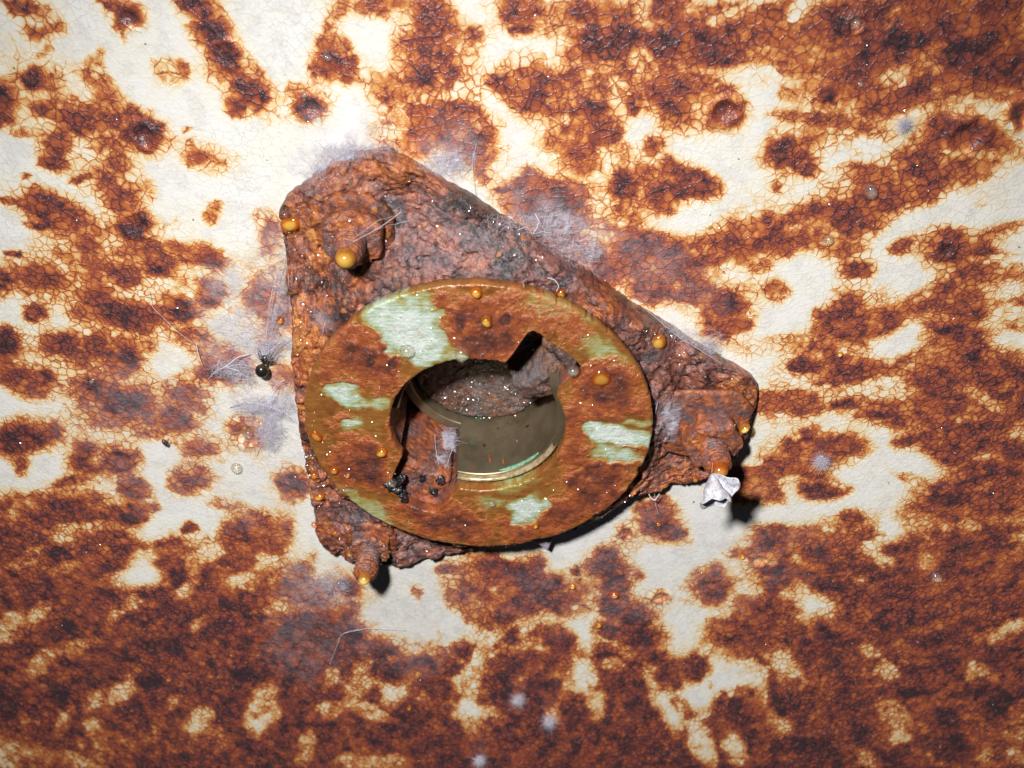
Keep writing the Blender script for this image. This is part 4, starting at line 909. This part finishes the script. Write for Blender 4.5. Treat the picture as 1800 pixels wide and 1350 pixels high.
# ------------------------------------------------------------------ fine condensation (too small to count)
def condensation():
    tmpl, tf = ell(0, 0, 0, 1, 1, 1, 8, 6); tf = np.array(tf); P = []
    r = CEIL['r']; idx = np.nonzero((r > .45) & (np.hypot(CEIL['x']-HX, CEIL['y']-HY) > 33))[0]
    px, py = proj(CEIL['x'][idx], CEIL['y'][idx]); idx = idx[(px > -100) & (px < 1900) & (py > -80) & (py < 1430)]
    for i in rng.choice(idx, 1500): P.append((CEIL['x'][i], CEIL['y'][i], CEIL['h'][i]+.05, .05+.16*rng.rand()**3))
    A = np.array(PLATE_XY)
    a = rng.uniform(-math.pi, math.pi, 1300); rb = poly_radius(PLATE_XY, HX, HY, a)
    R = 43+(rb-1-43)*rng.rand(1300); ok = rb > 46
    x = HX+R*np.cos(a); y = HY+R*np.sin(a); hh = plate_h(x, y)
    for i in np.nonzero(ok)[0]: P.append((x[i], y[i], hh[i]+.05, .06+.24*rng.rand()**3))
    for _ in range(260):
        w = rng.uniform(0, 2*math.pi); q = rng.uniform(24, 39.5)
        P.append((DX+q*math.cos(w), DY+q*math.sin(w), 12.75, .06+.15*rng.rand()**2))
    for _ in range(330):
        w = rng.uniform(0, 2*math.pi); q = 18*math.sqrt(rng.rand())
        P.append((HX+q*math.cos(w), HY+q*math.sin(w), -11.5, .08+.22*rng.rand()**2))
    for _ in range(90):
        w = math.radians(rng.uniform(-72, -33)); q = rng.uniform(15, 28)
        P.append((HX+q*math.cos(w), HY+q*math.sin(w), -6.4, .07+.15*rng.rand()**2))
    for (bx, by, hn) in ((*B1, 9.1), (*B2, 8.5), (*B3, 9.6)):
        for _ in range(60):
            w = rng.uniform(0, 2*math.pi); q = rng.uniform(3, 6); P.append((bx+q*math.cos(w), by+q*math.sin(w), hn-.1, .08+.2*rng.rand()**2))
    P = np.array(P); n = len(P)
    V = (tmpl[None]*P[:, None, 3:4]+P[:, None, :3]).reshape(-1, 3)
    F = (tf[None]+(np.arange(n)*len(tmpl))[:, None, None]).reshape(-1, 4)
    t = NT('condensation_water'); t.p.inputs['Transmission Weight'].default_value = .8; t.p.inputs['IOR'].default_value = 1.33
    nz = t.noise(3, 1, .5).outputs[0]
    mat = t.done(t.mix(nz, (.95, .80, .60), (.95, .95, 1.0)), .10, spec=.8)
    o = mesh_obj('condensation_droplets', V, F, mat)
    tag(o, 'tiny glinting condensation droplets scattered over rust and metal', 'droplets', kind='stuff')
condensation()

def wet_film():
    """patches of water film: shallow lens-shaped caps lying at random tilts on the rough rust"""
    nr = 7; base = [(0, 0, 0)]
    for q, k in ((.55, 0), (1.0, .5)):
        for i in range(nr): base.append((q*math.cos(2*math.pi*(i+k)/nr), q*math.sin(2*math.pi*(i+k)/nr), q))
    base = np.array(base); tris = [(0, 1+i, 1+(i+1) % nr) for i in range(nr)]
    for i in range(nr): tris += [(1+i, 8+i, 1+(i+1) % nr), (8+i, 8+(i+1) % nr, 1+(i+1) % nr)]
    tris = np.array(tris); P = []
    r = CEIL['r']; idx = np.nonzero((r > .30) & (np.hypot(CEIL['x']-HX, CEIL['y']-HY) > 33))[0]
    px, py = proj(CEIL['x'][idx], CEIL['y'][idx]); idx = idx[(px > -150) & (px < 1950) & (py > -100) & (py < 1450)]
    i = rng.choice(idx, 9000); P.append(np.stack([CEIL['x'][i], CEIL['y'][i], CEIL['h'][i]+.12], 1))
    n = 20000; a = rng.uniform(-math.pi, math.pi, n); rb = poly_radius(PLATE_XY, HX, HY, a); R = 42+(rb-.5-42)*np.sqrt(rng.rand(n)); ok = rb > 45
    x = (HX+R*np.cos(a))[ok]; y = (HY+R*np.sin(a))[ok]; P.append(np.stack([x, y, plate_h(x, y)+.12], 1))
    n = 6500; a = rng.uniform(-math.pi, math.pi, n); R = np.sqrt(rng.uniform(23**2, 39.6**2, n)); ok = R > key_radius(a)+.6
    P.append(np.stack([(DX+R*np.cos(a))[ok], (DY+R*np.sin(a))[ok], np.full(ok.sum(), 12.78)], 1))
    n = 9000; a = rng.uniform(-math.pi, math.pi, n); R = 18*np.sqrt(rng.rand(n)); P.append(np.stack([HX+R*np.cos(a), HY+R*np.sin(a), np.full(n, -11.2)], 1))
    for (bx, by, hn) in ((*B1, 9.2), (*B2, 8.6), (*B3, 9.7)):
        n = 900; a = rng.uniform(-math.pi, math.pi, n); R = rng.uniform(2.8, 7.2, n); P.append(np.stack([bx+R*np.cos(a), by+R*np.sin(a), np.where(R < 5.6, hn+.1, hn-rng.rand(n)*6)], 1))
    P = np.vstack(P); n = len(P)
    size = .08+.42*rng.rand(n)**3.0; curv = rng.uniform(1.0, 4.0, n)
    tilt = np.radians(56)*np.sqrt(rng.rand(n)); az = rng.uniform(0, 2*math.pi, n)
    L = base[None]*size[:, None, None]; q = L[..., 2]
    L[..., 2] = np.sqrt(np.maximum(curv[:, None]**2-q**2, .01))-curv[:, None]
    ct, st, ca, sa = np.cos(tilt)[:, None], np.sin(tilt)[:, None], np.cos(az)[:, None], np.sin(az)[:, None]
    X, Y, Z = L[..., 0], L[..., 1], L[..., 2]
    X2 = X*ct+Z*st; Z2 = -X*st+Z*ct
    V = np.stack([X2*ca-Y*sa, X2*sa+Y*ca, Z2], -1)+P[:, None, :]
    F = (tris[None]+(np.arange(n)*len(base))[:, None, None]).reshape(-1, 3)
    t = NT('water_film'); g = t.new('ShaderNodeBsdfGlossy'); tr = t.new('ShaderNodeBsdfTransparent'); mx = t.new('ShaderNodeMixShader')
    nz = t.noise(4, 2, .5).outputs[0]; t.lk(t.mr(nz, .3, .7, .012, .05), mx.inputs[0]); g.inputs['Roughness'].default_value = .10
    t.lk(tr.outputs[0], mx.inputs[1]); t.lk(g.outputs[0], mx.inputs[2]); t.lk(mx.outputs[0], t.out.inputs['Surface'])
    o = mesh_obj('water_film', V.reshape(-1, 3), F, t.m)
    tag(o, 'thin glinting water film on the wet rust and metal', 'water film', kind='stuff')
wet_film()

# ------------------------------------------------------------------ cobwebs
def m_fluff():
    t = NT('white_fluff'); n = t.noise(1.0, 2).outputs[0]; t.lk(t.mr(n, .3, .7, .22, .45), t.p.inputs['Alpha']); return t.done(t.mix(n, (.66, .64, .74), (.82, .80, .88)), .9)
M_FLUFF = m_fluff()
def pt(a, b, h): 
    x, y = unproj(a, b, h); return np.array([float(x), float(y), float(h)])
def strand(points, r=.06, wob=.25, n=30, seed=0):
    P = np.array([pt(*p) for p in points]); k = np.r_[0, np.cumsum(np.linalg.norm(np.diff(P, axis=0), axis=1))]
    t = np.linspace(0, k[-1], n); C = np.stack([np.interp(t, k, P[:, i]) for i in range(3)], 1)
    for _ in range(3): C[1:-1] = (C[:-2]+C[1:-1]*2+C[2:])/4
    rs = np.random.RandomState(seed+5); C[1:-1] += np.cumsum(rs.normal(0, wob*.15, (n-2, 3)), 0)*np.sin(np.linspace(0, math.pi, n-2))[:, None]
    return tube(C, r*(.7+.6*rs.rand(n)), 5)
def sheet(c00, c10, c11, c01, nu=30, nv=30, pull=.25, seed=0, sag=.4):
    """web stretched between four points, edges drawn inwards"""
    A, B, C, D = (pt(*c) for c in (c00, c10, c11, c01)); m = (A+B+C+D)/4; V = []
    for j in range(nv):
        v = j/(nv-1)
        for i in range(nu):
            u = i/(nu-1); p = (A*(1-u)+B*u)*(1-v)+(D*(1-u)+C*u)*v
            e = max(abs(2*u-1), abs(2*v-1)); w = 1-min(abs(2*u-1), abs(2*v-1))
            p = p+(m-p)*pull*w*e**3
            V.append(p)
    V = np.array(V); V[:, 2] += sag*(fbm(V[:, 0], V[:, 1], 4, 3, 500+seed)-.5)*2
    U, W = np.meshgrid(np.linspace(-1, 1, nu), np.linspace(-1, 1, nv)); e = 1-np.maximum(np.abs(U), np.abs(W)).ravel()
    global FADE
    FADE = sstep(0, .65, e+.35*(fbm(V[:, 0], V[:, 1], 2.4, 3, 540+seed)-.5)*sstep(0, .3, e))
    return V, [tuple(f) for f in grid_faces(nv, nu)]
def tangle(blobs, seed):
    rs = np.random.RandomState(900+seed); parts = []
    for (a, b, h, ra, rb, n) in blobs:
        for _ in range(int(n*2.2)):
            w = rs.uniform(0, 2*math.pi); q = rs.rand()**.8; p = pt(a+ra*q*math.cos(w), b+rb*q*math.sin(w), max(.4, h+rs.normal()*.8))
            d = rs.normal(size=3)*[1, 1, .35]; d /= np.linalg.norm(d); L = rs.uniform(.8, 4.2); cv = rs.normal(size=3)*.5; t = np.linspace(-.5, .5, 7)[:, None]
            C = p+d*L*t+cv*L*t*t; C[:, 2] = np.maximum(C[:, 2], .35); parts.append(tube(C, .014+.028*rs.rand()**2, 3))
    return join(parts)
def web(label, sheets=(), strands=(), mat=None, name='cobweb', seed=0, blobs=()):
    c = pt(*(sheets[0][0] if sheets else strands[0][0][0]))
    root = empty(name, *c); tag(root, label, 'cobweb', 'cobwebs')
    for i, s in enumerate(sheets):
        V, F = sheet(*s[:4], seed=seed+i, pull=s[4] if len(s) > 4 else .3); mesh_obj('web_sheet', V, F, mat or M_WEB, root, {'fade': FADE})
    if blobs: V, F = tangle(blobs, seed); mesh_obj('tangled_fibres', V, F, M_FLUFF, root)
    for i, s in enumerate(strands):
        V, F = strand(s[0], s[1] if len(s) > 1 else .05, seed=seed*7+i); mesh_obj('thread', V, F, M_STRAND, root)
    return root
web('thin sail of web stretched down the left plate edge', [((500,418,5),(500,440,5),(510,548,4.2),(466,604,1.5),.25)],
    [([(500,420,5),(478,520,3.6),(466,604,1.4)],.07), ([(501,430,5),(506,490,4.6),(509,550,4)],.04), ([(488,470,4.2),(480,540,3),(476,560,2.5)],.04)], seed=1, blobs=[(488,500,3,16,80,60),(480,590,2,16,30,50)])
web('single long thread running across rust at the left', [], [([(262,512,1),(266,538,1.6),(300,572,2),(342,606,1.2)],.05), ([(345,606,1.2),(350,625,1),(356,643,.8)],.09)], seed=2)
web('tangled web strands left of the spider', [((374,652,2),(396,640,3.5),(450,652,3),(446,672,1.5),.35), ((366,664,.6),(380,650,2.5),(398,646,3.5),(384,656,2.5),.3)],
    [([(367,666,.5),(380,652,2.5),(397,645,3.6),(418,628,2.5),(440,622,1)],.10), ([(397,645,3.6),(420,652,3.2),(448,672,1)],.09), ([(397,645,3.6),(425,640,3),(452,648,2)],.05), ([(384,650,3),(382,640,2),(388,630,.6)],.05)], M_WEBTHICK, seed=3, blobs=[(410,650,2.2,40,16,200),(432,668,2,22,12,60)])
web('ragged web knot around the spider legs', [((452,606,2.5),(472,604,3),(470,630,3.5),(456,634,3),.3), ((470,612,3),(486,604,3.5),(503,592,3.8),(488,612,3),.3)],
    [([(468,600,2),(470,622,3.4),(476,634,3)],.07), ([(463,626,3.4),(482,612,3.4),(503,593,4)],.08), ([(472,632,3.4),(478,620,3.4),(484,606,3)],.05)], M_WEBTHICK, seed=4, blobs=[(470,615,2.8,26,20,220),(500,600,3.5,14,14,40)])
web('grey rag of old web hanging beside the plate', [((402,712,1.5),(452,704,3.5),(470,728,3.2),(440,726,2.5),.3), ((452,702,3.5),(482,706,3.5),(530,748,3.8),(474,734,3),.3), ((462,718,3.2),(482,730,3),(492,772,1.6),(452,790,1.2),.15), ((470,690,2.6),(486,690,3),(484,716,3.4),(464,714,3.4),.3)],
    [([(402,716,1),(430,706,2.5),(466,712,3.6),(500,726,3.6),(530,747,4)],.07), ([(472,712,3.5),(474,692,3),(486,678,3),(500,668,3.6)],.09), ([(460,780,.8),(452,800,.5)],.08)], M_WEBTHICK, seed=5, blobs=[(462,715,2.8,54,20,330),(474,760,2.0,24,34,380),(430,600,1.2,60,60,120),(500,690,3,20,30,60)])
web('greyish film at the top corner of the plate', [((556,300,3),(592,262,1),(650,250,.8),(630,282,4.2),.25), ((560,292,1.5),(540,318,2.5),(575,300,4),(600,270,2),.3)], [([(588,280,3.5),(612,262,2),(650,256,1)],.04)], M_WEB, seed=6, blobs=[(610,268,2.2,50,18,170),(555,300,3,26,26,90),(670,262,2,36,12,70)])
web('lavender film over paint above the upper plate edge', [((742,262,.8),(820,252,.8),(838,300,.8),(760,316,2.5),.25), ((830,250,.6),(842,262,.6),(834,300,.8),(830,280,.8),.2)], [([(838,250,.6),(832,290,.9),(836,345,.8)],.04)], M_WEB, seed=7, blobs=[(790,285,1.2,50,32,120),(740,300,2.2,30,18,60)])
web('hazy film with a curled hair above the ring', [((930,372,2),(1010,358,.8),(1050,400,.8),(985,440,3),.25), ((985,420,2),(1050,400,.8),(1080,440,1),(1040,480,3.5),.3)],
    [([(940,374,5),(948,390,5.5),(944,402,5.5),(936,412,5)],.11), ([(936,412,5),(928,402,5),(910,404,5)],.06), ([(936,412,5),(950,408,5),(970,410,4.6)],.04)], M_WEB, seed=8, blobs=[(960,400,3,50,34,150),(1010,440,2.6,50,34,120),(900,390,4.5,50,16,60)])
web('fine hairs crossing from the upper nut', [], [([(620,426,15),(660,402,11),(706,372,6.5)],.06), ([(622,418,14),(668,388,10),(700,378,6)],.035), ([(660,404,10),(690,396,7),(720,388,5.5)],.03)], seed=9)
web('wisp of web below the lower left nut', [((545,1020,.8),(572,1000,3),(600,1024,2),(584,1058,.8),.3), ((572,1012,2),(612,1010,3.5),(640,1040,.8),(592,1046,.8),.35)], [([(584,1030,1.5),(590,1050,1),(586,1070,.8)],.07)], M_WEB, seed=10, blobs=[(575,1025,1.6,30,26,100),(600,1050,1,20,16,40)])
web('long hair lying across paint below the plate', [], [([(580,1168,.8),(590,1140,.9),(600,1112,1),(650,1104,1),(712,1108,.9)],.07)], seed=11)
web('white web clump in the mouth of the sleeve', [((772,756,-3),(806,750,-3),(804,800,1),(776,790,0),.2), ((762,790,0),(782,796,1),(792,830,4),(766,842,5),.3), ((716,842,6),(730,822,5),(752,830,6),(738,850,7),.2)],
    [([(764,764,-4),(768,800,2),(774,836,5.5)],.05), ([(800,782,0),(790,800,2),(776,836,5.5)],.04)], M_WEBTHICK, seed=12, blobs=[(790,770,-1.5,14,20,90),(778,815,3,10,22,60)])
web('curled hair on the upper right rim of the ring', [], [([(962,488,9),(976,493,9.5),(984,503,10),(978,512,10)],.09), ([(921,505,13),(920,496,12),(926,491,11)],.05)], seed=13)
web('thin web film along the right plate edge', [((1122,535,4.5),(1180,566,1),(1262,626,2),(1218,616,4.6),.25), ((1240,590,.8),(1262,600,.8),(1252,632,4),(1232,616,4),.3)], [([(1130,540,5),(1190,588,5),(1270,640,4.4)],.05)], M_WEB, seed=14, blobs=[(1200,590,3.6,70,18,90),(1246,612,2.6,18,20,60)])
web('lavender web film between ring and right nut', [((1152,690,7.2),(1210,700,7.4),(1190,790,7.4),(1156,780,7.2),.2)], [([(1156,706,9),(1150,740,8),(1168,780,6.5)],.08)], M_WEB, seed=15, blobs=[(1172,730,7.4,18,48,100)])
web('stray thread with an orange bead below the plate', [], [([(1150,858,4),(1152,884,2.4),(1160,908,.8)],.07), ([(1140,866,4),(1143,876,4.2),(1152,878,4.3),(1159,868,4.2)],.16)], seed=16)

def fluff(label, px, py, h, r_px, n, seed, soft=1.0):
    rs = np.random.RandomState(seed); c = pt(px, py, h); R = r_px/float(mm_px(c[0], c[1], h)); parts = []
    for _ in range(n):
        d = rs.normal(size=3); d /= np.linalg.norm(d); L = R*(.25+.60*rs.rand()**1.8)
        q = rs.normal(size=3)*R*.4; t = np.linspace(0, 1, 5)[:, None]
        parts.append(tube(c+q*.45+d*L*t+q*t*t*.9, .022*soft*(1.1-.7*t[:, 0]), 3))
    V, F = join(parts); o = mesh_obj('mould_puff', V, F, M_FLUFF)
    return tag(o, label, 'mould', 'white mould puffs')
fluff('fluffy white mould tuft on the left of the plate', 574, 556, 6.2, 26, 1178, 1)
fluff('white puff on pale paint at the upper right', 1590, 220, 1.5, 14, 798, 2)
fluff('white puff in rust right of the shell', 1444, 812, 1.8, 16, 988, 3)
fluff('small white puff low in the dark rust, upper left of its neighbour', 911, 1231, 2.0, 13, 798, 4)
fluff('white puff low in the dark rust, lower right of its neighbour', 966, 1268, 2.0, 14, 798, 5)
fluff('white puff at the bottom edge of the picture', 843, 1337, 2.0, 13, 760, 6)

# ------------------------------------------------------------------ spider, insect, shell
def spider():
    c = pt(460, 652, 3.6); parts = []
    V, F = ell(*c, 1.5, 1.7, 1.4, 24, 16); parts.append((V, F))
    h = pt(466, 631, 3.6); V, F = ell(*h, .95, 1.1, .8, 18, 12); parts.append((V, F))
    parts.append(tube(np.array([c+(h-c)*k for k in (.35, .6, .85)]), [.5, .35, .5], 10))
    for sgn in (-1, 1):
        for k, (fx, fy, lx, ly) in enumerate(((1.2,-1.6,2.6,-3.6),(1.9,-.9,4.0,-2.2),(2.0,.2,4.2,.6),(1.5,1.0,3.4,2.9))):
            kn = h+np.array([sgn*fx*.7, fy*.8, .8]); ft = h+np.array([sgn*lx*.5, ly*.65, -2.0 if k else -1.2])
            t = np.linspace(0, 1, 9)[:, None]; C = h*(1-t)**2+2*kn*t*(1-t)*1.0+ft*t*t
            parts.append(tube(C, np.linspace(.2, .08, 9), 6))
    V, F = join(parts)
    t = NT('spider_shell'); n = t.noise(2.0, 3, .5).outputs[0]
    mat = t.done(t.mix(t.mr(n, .45, .65), (.012, .014, .012), (.05, .028, .018)), .22, spec=.6)
    tag(mesh_obj('spider', V, F, mat), 'small black spider with round glossy body left of the plate', 'spider')
spider()
def insect(px, py, ang, ln, label):
    c = pt(px, py, .9); a = math.radians(ang); d = np.array([math.cos(a), math.sin(a), 0]); s = np.array([-d[1], d[0], 0]); parts = []
    t = np.linspace(0, 1, 14); C = c+d*((t-.5)*ln)[:, None]
    parts.append(tube(C, ln*np.interp(t, [0, .06, .3, .55, .62, .7, .9, 1], [.02, .15, .24, .24, .15, .19, .14, .03]), 12))
    for sg in (-1, 1):
        for k in (-.1, .1, .25):
            p0 = c+d*k*ln; parts.append(tube(np.array([p0, p0+s*sg*ln*.22+[0, 0, .25], p0+s*sg*ln*.4+d*ln*.12*(1 if k > 0 else -1)-[0, 0, .7]]), [.09, .07, .05], 5))
    V, F = join(parts)
    return tag(mesh_obj('insect', V, F, m_plain('insect_shell', (.03, .015, .012), (.09, .04, .025), .8, .3)), label, 'insect')
insect(291, 779, 65, 2.6, 'tiny dark brown insect on pale paint left of the flange')

def husk():
    R3 = lambda v: np.array([v[0], v[1], -v[2]])              # world vector -> (x, y, h)
    tip = pt(1251, 833, 21); root = empty('curled_husk', *tip)
    tag(root, 'small grey-white curled husk hanging below the right stud', 'husk')
    ax = R3(-up*.93+rt*.10-fw*.40); ax /= np.linalg.norm(ax)
    e1 = R3(rt); e1 -= ax*(e1@ax); e1 /= np.linalg.norm(e1); e2 = np.cross(ax, e1); e2 = e2*np.sign(e2@R3(-fw))
    n, m = 130, 26; V = []
    # a sheet rolled into a cornet; its outer edge flares open to the right, towards the viewer
    th = np.linspace(-2.0*math.pi*1.25, .55, n)
    for i, w in enumerate(th):
        u = i/(n-1); al = math.radians(17+15*u+ (26*max(0, (u-.80)/.20)**1.5)); L = 7.4-1.6*max(0, (u-.72)/.28)**1.2+.35*math.sin(5*w)
        d = ax*math.cos(al)+(e1*math.cos(w)+e2*math.sin(w))*math.sin(al)
        for j in range(m):
            v = j/(m-1); bulge = 1+.16*math.sin(v*math.pi*3.0+w)*v
            q = tip+ax*(L*v*math.cos(al))+(d-ax*math.cos(al))*L*v**.78*1.12*bulge
            V.append(q)
    V = np.array(V); V += .22*(np.stack([fbm(V[:, 0]+V[:, 2], V[:, 1], 1.1, 3, k) for k in (701, 705, 709)], 1)-.5)
    t = NT('chalky_husk'); nz = t.noise(1.6, 6, .65).outputs[0]; mp = t.new('ShaderNodeMapping'); mp.inputs['Scale'].default_value = (2.6, .5, .8); t.lk(t.coord(), mp.inputs[0])
    st = t.noise(.8, 4, .6, vec=mp.outputs[0]).outputs[0]
    col = t.mix(t.mr(nz, .42, .68), (.66, .66, .72), (.34, .34, .38)); col = t.mix(t.mr(st, .52, .66, 0, .6), col, (.22, .22, .25))
    mat = t.done(col, .55, t.bump(st, .14, .8))
    o = mesh_obj('rolled_sheet', V, grid_faces(n, m), mat, root)
    sd = o.modifiers.new('thickness', 'SOLIDIFY'); sd.thickness = .00016
    V, F = strand([(1253,800,14),(1252,820,18.5),(1251,834,21)], .05, seed=77); mesh_obj('thread', V, F, M_STRAND, root)
husk()
